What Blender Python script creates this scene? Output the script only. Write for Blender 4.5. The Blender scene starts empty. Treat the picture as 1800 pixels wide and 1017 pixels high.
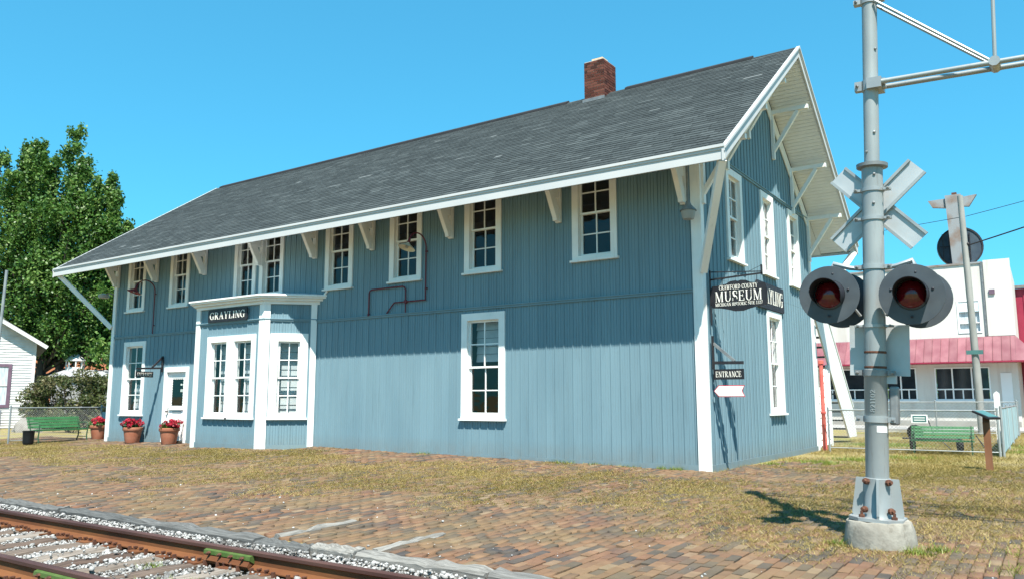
import bpy, bmesh, math, random
import numpy as np
from mathutils import Vector, Matrix

random.seed(7)
rng = np.random.default_rng(7)
SC = bpy.context.scene
COL = SC.collection

# ------------------------------------------------------------------ camera
cam_data = bpy.data.cameras.new('camera')
cam = bpy.data.objects.new('camera', cam_data)
COL.objects.link(cam)
YAW, PITCH, ROLL, FPX = 0.6018898, 0.1389325, -0.0007249, 1399.0
CAM = Vector((5.375, -14.035, 1.25))
_f = Vector((-math.sin(YAW) * math.cos(PITCH), math.cos(YAW) * math.cos(PITCH), math.sin(PITCH)))
_r = Vector((math.cos(YAW), math.sin(YAW), 0))
_u = _r.cross(_f)
_r2 = _r * math.cos(ROLL) + _u * math.sin(ROLL)
_u2 = -_r * math.sin(ROLL) + _u * math.cos(ROLL)
cam.matrix_world = Matrix(((_r2.x, _u2.x, -_f.x, CAM.x), (_r2.y, _u2.y, -_f.y, CAM.y), (_r2.z, _u2.z, -_f.z, CAM.z), (0, 0, 0, 1)))
cam_data.sensor_width = 36.0
cam_data.lens = FPX / 1800 * 36.0
cam_data.clip_end = 2000
cam_data.clip_start = 0.1
SC.camera = cam

# ------------------------------------------------------------------ sky, sun, exposure
SUN_TO = Vector((0.84, -1.0, 2.21)).normalized()       # towards the sun
world = bpy.data.worlds.new('World')
SC.world = world
world.use_nodes = True
wn, wl = world.node_tree.nodes, world.node_tree.links
bg = wn['Background']
sky = wn.new('ShaderNodeTexSky')
sky.sky_type = 'NISHITA'
sky.sun_disc = False
sky.sun_elevation = math.asin(SUN_TO.z)
sky.sun_rotation = math.atan2(SUN_TO.x, SUN_TO.y)
sky.air_density = 1.0
sky.dust_density = 0.4
sky.ozone_density = 1.0
tint = wn.new('ShaderNodeMix'); tint.data_type = 'RGBA'; tint.blend_type = 'MULTIPLY'
tint.inputs[0].default_value = 1.0
tint.inputs[7].default_value = (0.37, 1.46, 1.86, 1)
gam = wn.new('ShaderNodeGamma'); gam.inputs[1].default_value = 0.6      # evens the sky as the camera did
wl.new(sky.outputs[0], gam.inputs[0]); wl.new(gam.outputs[0], tint.inputs[6])
wl.new(tint.outputs[2], bg.inputs[0])
bg.inputs[1].default_value = 0.10
sun_data = bpy.data.lights.new('sun', 'SUN')
sun_data.energy = 5.0
sun_data.angle = math.radians(0.53)
sun_data.color = (1.0, 0.95, 0.86)
sun = bpy.data.objects.new('sun', sun_data)
COL.objects.link(sun)
sun.rotation_euler = (-SUN_TO).to_track_quat('-Z', 'Y').to_euler()
sun.location = (10, -10, 20)
SC.view_settings.view_transform = 'Standard'
SC.view_settings.look = 'None'
SC.view_settings.gamma = 1.0
SC.view_settings.exposure = 1.15
SC.render.engine = 'CYCLES'

# ------------------------------------------------------------------ materials
MATS = {}
def mat(name, col, rough=0.7, col2=None, scale=3.0, detail=6.0, mix=(0.35, 0.65), bump=0.0, bscale=40.0, spec=0.3, metal=0.0, stretch=(1, 1, 1), tone=0.0, extra=None):
    """procedural paint / wood / stone: colour varied by world-space noise, optional per-piece 'tone' attribute"""
    m = bpy.data.materials.new(name); m.use_nodes = True
    n, l = m.node_tree.nodes, m.node_tree.links
    b = n['Principled BSDF']
    b.inputs['Roughness'].default_value = rough
    b.inputs['Metallic'].default_value = metal
    b.inputs['Specular IOR Level'].default_value = spec
    geo = n.new('ShaderNodeNewGeometry')
    mp = n.new('ShaderNodeMapping'); mp.inputs['Scale'].default_value = stretch
    l.new(geo.outputs['Position'], mp.inputs['Vector'])
    c = None
    if col2 is not None:
        nz = n.new('ShaderNodeTexNoise'); nz.inputs['Scale'].default_value = scale; nz.inputs['Detail'].default_value = detail
        l.new(mp.outputs[0], nz.inputs['Vector'])
        r = n.new('ShaderNodeValToRGB')
        r.color_ramp.elements[0].position = mix[0]; r.color_ramp.elements[0].color = (*col, 1)
        r.color_ramp.elements[1].position = mix[1]; r.color_ramp.elements[1].color = (*col2, 1)
        l.new(nz.outputs['Fac'], r.inputs[0]); c = r.outputs[0]
    if tone > 0:
        at = n.new('ShaderNodeAttribute'); at.attribute_name = 'tone'
        mr = n.new('ShaderNodeMapRange'); mr.inputs[3].default_value = 1 - tone; mr.inputs[4].default_value = 1 + tone
        l.new(at.outputs['Fac'], mr.inputs[0])
        mu = n.new('ShaderNodeMix'); mu.data_type = 'RGBA'; mu.blend_type = 'MULTIPLY'; mu.inputs[0].default_value = 1
        if c is not None: l.new(c, mu.inputs[6])
        else: mu.inputs[6].default_value = (*col, 1)
        l.new(mr.outputs[0], mu.inputs[7]); c = mu.outputs[2]
    if c is not None: l.new(c, b.inputs['Base Color'])
    else: b.inputs['Base Color'].default_value = (*col, 1)
    if bump > 0:
        nb = n.new('ShaderNodeTexNoise'); nb.inputs['Scale'].default_value = bscale; nb.inputs['Detail'].default_value = 5
        l.new(mp.outputs[0], nb.inputs['Vector'])
        bp = n.new('ShaderNodeBump'); bp.inputs['Strength'].default_value = bump; bp.inputs['Distance'].default_value = 0.01
        l.new(nb.outputs['Fac'], bp.inputs['Height']); l.new(bp.outputs[0], b.inputs['Normal'])
    MATS[name] = m
    return m

def ramp_mat(name, stops, rough=0.9, bump=0.3, noise=0.25, scale=9.0, dirt=None, dirt_rng=(0.45, 0.62), dirt_scale=1.2):
    """pieces coloured by the 'tone' attribute through a ramp, with grain and dirt"""
    m = bpy.data.materials.new(name); m.use_nodes = True
    n, l = m.node_tree.nodes, m.node_tree.links
    b = n['Principled BSDF']; b.inputs['Roughness'].default_value = rough; b.inputs['Specular IOR Level'].default_value = 0.2
    at = n.new('ShaderNodeAttribute'); at.attribute_name = 'tone'
    r = n.new('ShaderNodeValToRGB')
    els = r.color_ramp.elements
    while len(els) < len(stops): els.new(0.5)
    for e, (p, c) in zip(els, stops): e.position = p; e.color = (*c, 1)
    l.new(at.outputs['Fac'], r.inputs[0])
    geo = n.new('ShaderNodeNewGeometry')
    nz = n.new('ShaderNodeTexNoise'); nz.inputs['Scale'].default_value = scale; nz.inputs['Detail'].default_value = 8
    l.new(geo.outputs['Position'], nz.inputs['Vector'])
    mr = n.new('ShaderNodeMapRange'); mr.inputs[1].default_value = 0.25; mr.inputs[2].default_value = 0.75
    mr.inputs[3].default_value = 1 - noise; mr.inputs[4].default_value = 1 + noise
    l.new(nz.outputs['Fac'], mr.inputs[0])
    mu = n.new('ShaderNodeMix'); mu.data_type = 'RGBA'; mu.blend_type = 'MULTIPLY'; mu.inputs[0].default_value = 1
    l.new(r.outputs[0], mu.inputs[6]); l.new(mr.outputs[0], mu.inputs[7])
    out = mu.outputs[2]
    if dirt:
        nd = n.new('ShaderNodeTexNoise'); nd.inputs['Scale'].default_value = dirt_scale; nd.inputs['Detail'].default_value = 9; nd.inputs['Roughness'].default_value = 0.65
        l.new(geo.outputs['Position'], nd.inputs['Vector'])
        md = n.new('ShaderNodeMapRange'); md.inputs[1].default_value = dirt_rng[0]; md.inputs[2].default_value = dirt_rng[1]
        md.inputs[3].default_value = 0; md.inputs[4].default_value = 0.75
        l.new(nd.outputs['Fac'], md.inputs[0])
        mx = n.new('ShaderNodeMix'); mx.data_type = 'RGBA'
        l.new(md.outputs[0], mx.inputs[0]); l.new(out, mx.inputs[6]); mx.inputs[7].default_value = (*dirt, 1)
        out = mx.outputs[2]
    l.new(out, b.inputs['Base Color'])
    bp = n.new('ShaderNodeBump'); bp.inputs['Strength'].default_value = bump; bp.inputs['Distance'].default_value = 0.01
    n2 = n.new('ShaderNodeTexNoise'); n2.inputs['Scale'].default_value = 60; n2.inputs['Detail'].default_value = 6
    l.new(geo.outputs['Position'], n2.inputs['Vector']); l.new(n2.outputs['Fac'], bp.inputs['Height']); l.new(bp.outputs[0], b.inputs['Normal'])
    MATS[name] = m
    return m

def splash_dirt(m, col, z_top=0.45):
    """rain-splashed soil and faint runs on the lowest boards"""
    n, l = m.node_tree.nodes, m.node_tree.links; b = n['Principled BSDF']
    src = b.inputs['Base Color'].links[0].from_socket
    geo = n.new('ShaderNodeNewGeometry'); sx = n.new('ShaderNodeSeparateXYZ'); l.new(geo.outputs['Position'], sx.inputs[0])
    nz = n.new('ShaderNodeTexNoise'); nz.inputs['Scale'].default_value = 5.0; nz.inputs['Detail'].default_value = 9; l.new(geo.outputs['Position'], nz.inputs['Vector'])
    mr = n.new('ShaderNodeMapRange'); mr.inputs[1].default_value = 0.0; mr.inputs[2].default_value = z_top; mr.inputs[3].default_value = 0.75; mr.inputs[4].default_value = 0.0
    l.new(sx.outputs['Z'], mr.inputs[0])
    mu = n.new('ShaderNodeMath'); mu.operation = 'MULTIPLY'; l.new(mr.outputs[0], mu.inputs[0]); l.new(nz.outputs['Fac'], mu.inputs[1])
    mx = n.new('ShaderNodeMix'); mx.data_type = 'RGBA'; l.new(mu.outputs[0], mx.inputs[0]); l.new(src, mx.inputs[6]); mx.inputs[7].default_value = (*col, 1)
    l.new(mx.outputs[2], b.inputs['Base Color'])

def stains(m, col, stretch=(9, 9, 0.7), rng_=(0.56, 0.74), amount=0.7):
    """rust and dirt runs"""
    n, l = m.node_tree.nodes, m.node_tree.links; b = n['Principled BSDF']
    src = b.inputs['Base Color'].links[0].from_socket
    geo = n.new('ShaderNodeNewGeometry'); mp = n.new('ShaderNodeMapping'); mp.inputs['Scale'].default_value = stretch; l.new(geo.outputs['Position'], mp.inputs['Vector'])
    nz = n.new('ShaderNodeTexNoise'); nz.inputs['Scale'].default_value = 1.0; nz.inputs['Detail'].default_value = 10; nz.inputs['Roughness'].default_value = 0.7; l.new(mp.outputs[0], nz.inputs['Vector'])
    mr = n.new('ShaderNodeMapRange'); mr.inputs[1].default_value = rng_[0]; mr.inputs[2].default_value = rng_[1]; mr.inputs[3].default_value = 0.0; mr.inputs[4].default_value = amount
    l.new(nz.outputs['Fac'], mr.inputs[0])
    mx = n.new('ShaderNodeMix'); mx.data_type = 'RGBA'; l.new(mr.outputs[0], mx.inputs[0]); l.new(src, mx.inputs[6]); mx.inputs[7].default_value = (*col, 1)
    l.new(mx.outputs[2], b.inputs['Base Color'])

def wood_mat(name, stops):
    """weathered timber: grain runs along each piece's own x axis"""
    m = ramp_mat(name, stops, 0.95, 0.7, 0.0, 9)
    n, l = m.node_tree.nodes, m.node_tree.links
    tc = n.new('ShaderNodeTexCoord'); oi = n.new('ShaderNodeObjectInfo'); mp = n.new('ShaderNodeMapping'); mp.inputs['Scale'].default_value = (1.1, 26, 26)
    ad = n.new('ShaderNodeVectorMath'); ad.operation = 'ADD'
    l.new(tc.outputs['Object'], ad.inputs[0]); l.new(oi.outputs['Random'], ad.inputs[1]); l.new(ad.outputs[0], mp.inputs['Vector'])
    g = n.new('ShaderNodeTexNoise'); g.inputs['Scale'].default_value = 1.6; g.inputs['Detail'].default_value = 9; g.inputs['Roughness'].default_value = 0.7
    l.new(mp.outputs[0], g.inputs['Vector'])
    mr = n.new('ShaderNodeMapRange'); mr.inputs[1].default_value = 0.3; mr.inputs[2].default_value = 0.72; mr.inputs[3].default_value = 0.35; mr.inputs[4].default_value = 1.35
    l.new(g.outputs['Fac'], mr.inputs[0])
    for nd in n:
        if nd.type == 'MIX': l.new(mr.outputs[0], nd.inputs[7])
        if nd.type == 'BUMP': l.new(g.outputs['Fac'], nd.inputs['Height'])
    return m

def leaf_mat(name, c1, c2, c3, trans=0.25):
    m = bpy.data.materials.new(name); m.use_nodes = True
    n, l = m.node_tree.nodes, m.node_tree.links
    b = n['Principled BSDF']; b.inputs['Roughness'].default_value = 0.45; b.inputs['Specular IOR Level'].default_value = 0.4
    at = n.new('ShaderNodeAttribute'); at.attribute_name = 'tone'
    r = n.new('ShaderNodeValToRGB'); els = r.color_ramp.elements; els.new(0.5)
    for e, (p, c) in zip(els, ((0, c1), (0.55, c2), (1, c3))): e.position = p; e.color = (*c, 1)
    l.new(at.outputs['Fac'], r.inputs[0]); l.new(r.outputs[0], b.inputs['Base Color'])
    t = n.new('ShaderNodeBsdfTranslucent'); l.new(r.outputs[0], t.inputs[0])
    mx = n.new('ShaderNodeMixShader'); mx.inputs[0].default_value = trans
    l.new(b.outputs[0], mx.inputs[1]); l.new(t.outputs[0], mx.inputs[2])
    l.new(mx.outputs[0], n['Material Output'].inputs[0])
    MATS[name] = m
    return m

def glass_mat(name, ior=1.5, tintc=(0.95, 0.97, 0.97), wob=0.04):
    m = bpy.data.materials.new(name); m.use_nodes = True
    n, l = m.node_tree.nodes, m.node_tree.links
    n.remove(n['Principled BSDF'])
    tr = n.new('ShaderNodeBsdfTransparent'); tr.inputs[0].default_value = (*tintc, 1)
    gl = n.new('ShaderNodeBsdfGlossy'); gl.inputs['Roughness'].default_value = 0.02
    lw = n.new('ShaderNodeLayerWeight'); lw.inputs['Blend'].default_value = 0.34
    geo = n.new('ShaderNodeNewGeometry')
    nz = n.new('ShaderNodeTexNoise'); nz.inputs['Scale'].default_value = 2.5
    l.new(geo.outputs['Position'], nz.inputs['Vector'])
    bp = n.new('ShaderNodeBump'); bp.inputs['Strength'].default_value = wob; bp.inputs['Distance'].default_value = 0.2
    l.new(nz.outputs['Fac'], bp.inputs['Height']); l.new(bp.outputs[0], gl.inputs['Normal'])
    mx = n.new('ShaderNodeMixShader')
    sb = n.new('ShaderNodeMath'); sb.operation = 'SUBTRACT'; sb.use_clamp = True; l.new(lw.outputs['Fresnel'], sb.inputs[0]); l.new(geo.outputs['Backfacing'], sb.inputs[1])
    l.new(sb.outputs[0], mx.inputs[0]); l.new(tr.outputs[0], mx.inputs[1]); l.new(gl.outputs[0], mx.inputs[2])
    l.new(mx.outputs[0], n['Material Output'].inputs[0])
    MATS[name] = m
    return m

mat('siding', (0.142, 0.232, 0.276), 0.65, (0.164, 0.260, 0.304), scale=1.4, bump=0.12, bscale=30, stretch=(1, 1, 0.25), tone=0.035)
mat('trim', (0.80, 0.80, 0.78), 0.55, (0.72, 0.73, 0.71), scale=2.0, bump=0.06, bscale=25)
mat('fascia', (0.50, 0.51, 0.51), 0.5, (0.44, 0.455, 0.46), scale=1.5, stretch=(.4, 1, 1))
mat('soffit', (0.74, 0.78, 0.82), 0.6, (0.68, 0.72, 0.76), scale=3.0, bump=0.08)
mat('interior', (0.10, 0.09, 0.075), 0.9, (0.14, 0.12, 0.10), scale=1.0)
mat('blind', (0.46, 0.48, 0.49), 0.7, (0.36, 0.385, 0.40), scale=3)
mat('ridge_dark', (0.02, 0.022, 0.025), 0.8, (0.03, 0.03, 0.034), scale=4)
mat('sign_black', (0.012, 0.012, 0.016), 0.5, (0.022, 0.022, 0.026), scale=6, bump=0.05)
mat('letter', (0.82, 0.80, 0.72), 0.5)
mat('red_paint', (0.45, 0.02, 0.04), 0.5, (0.55, 0.04, 0.06), scale=8)
mat('iron_black', (0.015, 0.015, 0.02), 0.5, (0.03, 0.028, 0.03), scale=10, bump=0.1)
mat('conduit_red', (0.10, 0.018, 0.03), 0.55, (0.15, 0.03, 0.04), scale=6)
mat('enamel_cream', (0.62, 0.58, 0.42), 0.35, (0.5, 0.46, 0.34), scale=10)
mat('lamp_red', (0.22, 0.05, 0.06), 0.5, (0.16, 0.035, 0.045), scale=8)
mat('lamp_grey', (0.13, 0.15, 0.16), 0.5, (0.2, 0.21, 0.2), scale=8)
mat('frosted', (0.30, 0.30, 0.28), 0.35)
mat('mortar', (0.52, 0.48, 0.44), 0.95, (0.42, 0.38, 0.35), scale=10, bump=0.3)
mat('flue_tile', (0.62, 0.47, 0.30), 0.8, (0.5, 0.38, 0.25), scale=8)
ramp_mat('shingle', [(0, (0.030, 0.037, 0.039)), (0.6, (0.046, 0.056, 0.058)), (0.9, (0.066, 0.078, 0.080)), (1, (0.11, 0.123, 0.125))], 0.95, 0.5, 0.22, 14)
ramp_mat('chimney_brick', [(0, (0.045, 0.017, 0.014)), (0.5, (0.095, 0.030, 0.022)), (1, (0.145, 0.055, 0.040))], 0.9, 0.4, 0.2, 20)
ramp_mat('brick', [(0, (0.054, 0.050, 0.049)), (0.22, (0.082, 0.068, 0.060)), (0.36, (0.118, 0.072, 0.053)), (0.6, (0.154, 0.082, 0.052)), (0.85, (0.182, 0.108, 0.066)), (1, (0.20, 0.148, 0.10))], 0.92, 0.5, 0.2, 7,
         dirt=(0.152, 0.112, 0.060), dirt_rng=(0.38, 0.68), dirt_scale=0.9)
ramp_mat('stone_ballast', [(0, (0.10, 0.097, 0.092)), (0.5, (0.27, 0.265, 0.255)), (1, (0.46, 0.455, 0.44))], 0.9, 0.4, 0.15, 30)
leaf_mat('grass_dry', (0.12, 0.105, 0.026), (0.26, 0.195, 0.052), (0.40, 0.31, 0.12), 0.3)
leaf_mat('grass_green', (0.10, 0.17, 0.02), (0.18, 0.24, 0.03), (0.30, 0.32, 0.06), 0.3)
leaf_mat('leaf_poplar', (0.024, 0.072, 0.012), (0.075, 0.170, 0.028), (0.19, 0.29, 0.075), 0.30)
leaf_mat('leaf_bush', (0.035, 0.06, 0.016), (0.085, 0.105, 0.032), (0.17, 0.15, 0.075), 0.25)
leaf_mat('leaf_plant', (0.02, 0.07, 0.01), (0.05, 0.13, 0.02), (0.11, 0.2, 0.04), 0.25)
leaf_mat('petal_red', (0.24, 0.006, 0.02), (0.48, 0.012, 0.04), (0.65, 0.06, 0.10), 0.2)
leaf_mat('petal_pink', (0.5, 0.08, 0.14), (0.7, 0.25, 0.3), (0.8, 0.5, 0.52), 0.2)
mat('bark', (0.045, 0.035, 0.028), 0.95, (0.09, 0.075, 0.06), scale=6, bump=0.6, bscale=14, stretch=(1, 1, 0.3))
mat('terracotta', (0.34, 0.115, 0.062), 0.85, (0.40, 0.165, 0.10), scale=5, bump=0.1)
mat('soil', (0.03, 0.02, 0.014), 1.0, (0.06, 0.04, 0.03), scale=30)
mat('bench_green', (0.03, 0.13, 0.05), 0.5, (0.05, 0.17, 0.07), scale=6, bump=0.05)
mat('bench_iron', (0.03, 0.07, 0.04), 0.5, (0.04, 0.1, 0.05), scale=10)
mat('plastic_black', (0.008, 0.008, 0.009), 0.4)
mat('galv', (0.27, 0.29, 0.30), 0.42, (0.34, 0.365, 0.365), scale=5, metal=0.35, bump=0.03)
mat('galv_dark', (0.16, 0.17, 0.18), 0.5, (0.24, 0.25, 0.25), scale=9, metal=0.4)
mat('silver_paint', (0.245, 0.27, 0.275), 0.40, (0.31, 0.335, 0.335), scale=3.0, metal=0.2, bump=0.06, bscale=50, stretch=(1, 1, 0.4))
mat('alu_plate', (0.38, 0.41, 0.425), 0.45, (0.45, 0.475, 0.485), scale=4, metal=0.3)
mat('disc_back', (0.05, 0.061, 0.072), 0.55, (0.066, 0.08, 0.092), scale=6)
mat('hood_black', (0.02, 0.022, 0.03), 0.55)
mat('lens_red', (0.07, 0.002, 0.006), 0.15, (0.11, 0.004, 0.010), scale=30, spec=0.6)
mat('bolt_rust', (0.07, 0.03, 0.02), 0.8, (0.14, 0.06, 0.035), scale=30)
mat('concrete', (0.30, 0.285, 0.245), 0.95, (0.20, 0.185, 0.155), scale=6, detail=10, bump=0.7, bscale=25)
mat('sidewalk', (0.30, 0.29, 0.28), 0.95, (0.36, 0.35, 0.33), scale=1.5)
mat('asphalt', (0.06, 0.06, 0.062), 0.95, (0.09, 0.09, 0.09), scale=2)
mat('rust_rail', (0.105, 0.036, 0.014), 0.9, (0.165, 0.065, 0.022), scale=5, bump=0.3, stretch=(0.3, 1, 1))
mat('rail_head', (0.05, 0.022, 0.018), 0.5, (0.085, 0.042, 0.033), scale=7, stretch=(0.15, 1, 1))
mat('joint_green', (0.042, 0.085, 0.016), 0.75, (0.075, 0.115, 0.03), scale=10, bump=0.2)
wood_mat('tie_wood', [(0, (0.03, 0.03, 0.03)), (0.3, (0.11, 0.075, 0.058)), (0.65, (0.20, 0.165, 0.135)), (1, (0.32, 0.285, 0.25))])
wood_mat('timber_grey', [(0, (0.06, 0.065, 0.065)), (0.5, (0.14, 0.14, 0.135)), (1, (0.30, 0.285, 0.255))])
mat('clapboard', (0.58, 0.58, 0.58), 0.7, (0.44, 0.43, 0.42), scale=2.2, detail=9, mix=(0.5, 0.75))
mat('plum_trim', (0.12, 0.075, 0.11), 0.6, (0.15, 0.095, 0.135), scale=5)
mat('roof_grey', (0.14, 0.135, 0.13), 0.9, (0.2, 0.19, 0.18), scale=4)
mat('orange_wall', (0.40, 0.17, 0.09), 0.9, (0.34, 0.13, 0.07), scale=6)
mat('stucco', (0.60, 0.585, 0.55), 0.85, (0.50, 0.465, 0.43), scale=0.7, detail=8, stretch=(2.5, 2.5, 0.35), mix=(0.45, 0.75), bump=0.1)
mat('canopy_red', (0.18, 0.058, 0.075), 0.55, (0.24, 0.10, 0.115), scale=0.8, stretch=(3, 3, 0.3), tone=0.12)
mat('wing_red', (0.26, 0.02, 0.05), 0.5, (0.30, 0.03, 0.06), scale=2)
mat('frame_white', (0.75, 0.77, 0.78), 0.5)
mat('glass_dark', (0.015, 0.018, 0.022), 0.08, (0.03, 0.034, 0.04), scale=1.2, spec=0.6)
mat('curtain', (0.55, 0.6, 0.63), 0.9, (0.35, 0.4, 0.43), scale=5, stretch=(3, 3, 0.5))
mat('pole_grey', (0.22, 0.225, 0.21), 0.7, (0.30, 0.30, 0.285), scale=4, stretch=(1, 1, 0.3))
mat('rusty_sheet', (0.27, 0.28, 0.29), 0.7, (0.20, 0.12, 0.08), scale=1.6, detail=10, mix=(0.42, 0.72), metal=0.2)
mat('disc_dark', (0.03, 0.045, 0.065), 0.5, (0.05, 0.07, 0.09), scale=2)
mat('slat_blue', (0.25, 0.36, 0.39), 0.6, (0.30, 0.41, 0.44), scale=4, tone=0.1)
mat('post_brown', (0.16, 0.065, 0.03), 0.8, (0.22, 0.10, 0.05), scale=5, stretch=(2, 2, 0.3))
mat('panel_teal', (0.06, 0.14, 0.14), 0.35, (0.08, 0.18, 0.17), scale=6)
mat('standpipe_red', (0.52, 0.10, 0.085), 0.55, (0.60, 0.15, 0.12), scale=5)
mat('white_post', (0.78, 0.78, 0.76), 0.6)
mat('shed_grey', (0.33, 0.34, 0.35), 0.8, (0.26, 0.27, 0.28), scale=3)
mat('rock', (0.17, 0.155, 0.135), 0.95, (0.23, 0.215, 0.19), scale=4, bump=0.5)
mat('red_plastic', (0.5, 0.02, 0.04), 0.4)
mat('rubber', (0.012, 0.012, 0.013), 0.8)
glass_mat('pane_glass')

splash_dirt(MATS['siding'], (0.16, 0.14, 0.11))
stains(MATS['siding'], (0.085, 0.13, 0.15), (7, 7, 0.5), (0.55, 0.75), 0.5)
stains(MATS['trim'], (0.40, 0.40, 0.36), (10, 10, 1.0), (0.56, 0.8), 0.55)
stains(MATS['silver_paint'], (0.13, 0.10, 0.08), (16, 16, 1.6), (0.55, 0.78), 0.6)
stains(MATS['stucco'], (0.33, 0.26, 0.22), (3, 3, 0.25), (0.54, 0.8), 0.6)
stains(MATS['concrete'], (0.10, 0.085, 0.06), (14, 14, 5), (0.56, 0.7), 0.7)
stains(MATS['clapboard'], (0.25, 0.24, 0.23), (5, 5, 4), (0.58, 0.74), 0.6)

def ground_mat():
    m = bpy.data.materials.new('ground_soil'); m.use_nodes = True
    n, l = m.node_tree.nodes, m.node_tree.links
    b = n['Principled BSDF']; b.inputs['Roughness'].default_value = 1.0; b.inputs['Specular IOR Level'].default_value = 0.1
    geo = n.new('ShaderNodeNewGeometry')
    a = n.new('ShaderNodeTexNoise'); a.inputs['Scale'].default_value = 0.45; a.inputs['Detail'].default_value = 10; a.inputs['Roughness'].default_value = 0.65
    l.new(geo.outputs['Position'], a.inputs['Vector'])
    r = n.new('ShaderNodeValToRGB'); els = r.color_ramp.elements; els.new(0.5)
    for e, (p, c) in zip(els, ((0.36, (0.20, 0.165, 0.12)), (0.52, (0.27, 0.22, 0.095)), (0.66, (0.17, 0.18, 0.05)))): e.position = p; e.color = (*c, 1)
    l.new(a.outputs['Fac'], r.inputs[0])
    f = n.new('ShaderNodeTexNoise'); f.inputs['Scale'].default_value = 22; f.inputs['Detail'].default_value = 8
    l.new(geo.outputs['Position'], f.inputs['Vector'])
    mr = n.new('ShaderNodeMapRange'); mr.inputs[1].default_value = 0.3; mr.inputs[2].default_value = 0.7; mr.inputs[3].default_value = 0.6; mr.inputs[4].default_value = 1.35
    l.new(f.outputs['Fac'], mr.inputs[0])
    mu = n.new('ShaderNodeMix'); mu.data_type = 'RGBA'; mu.blend_type = 'MULTIPLY'; mu.inputs[0].default_value = 1
    l.new(r.outputs[0], mu.inputs[6]); l.new(mr.outputs[0], mu.inputs[7]); l.new(mu.outputs[2], b.inputs['Base Color'])
    bp = n.new('ShaderNodeBump'); bp.inputs['Strength'].default_value = 0.6; bp.inputs['Distance'].default_value = 0.03
    l.new(f.outputs['Fac'], bp.inputs['Height']); l.new(bp.outputs[0], b.inputs['Normal'])
    MATS['ground_soil'] = m
ground_mat()

# ------------------------------------------------------------------ mesh helpers
def ident(u, v, w): return (u, v, w)

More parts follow.
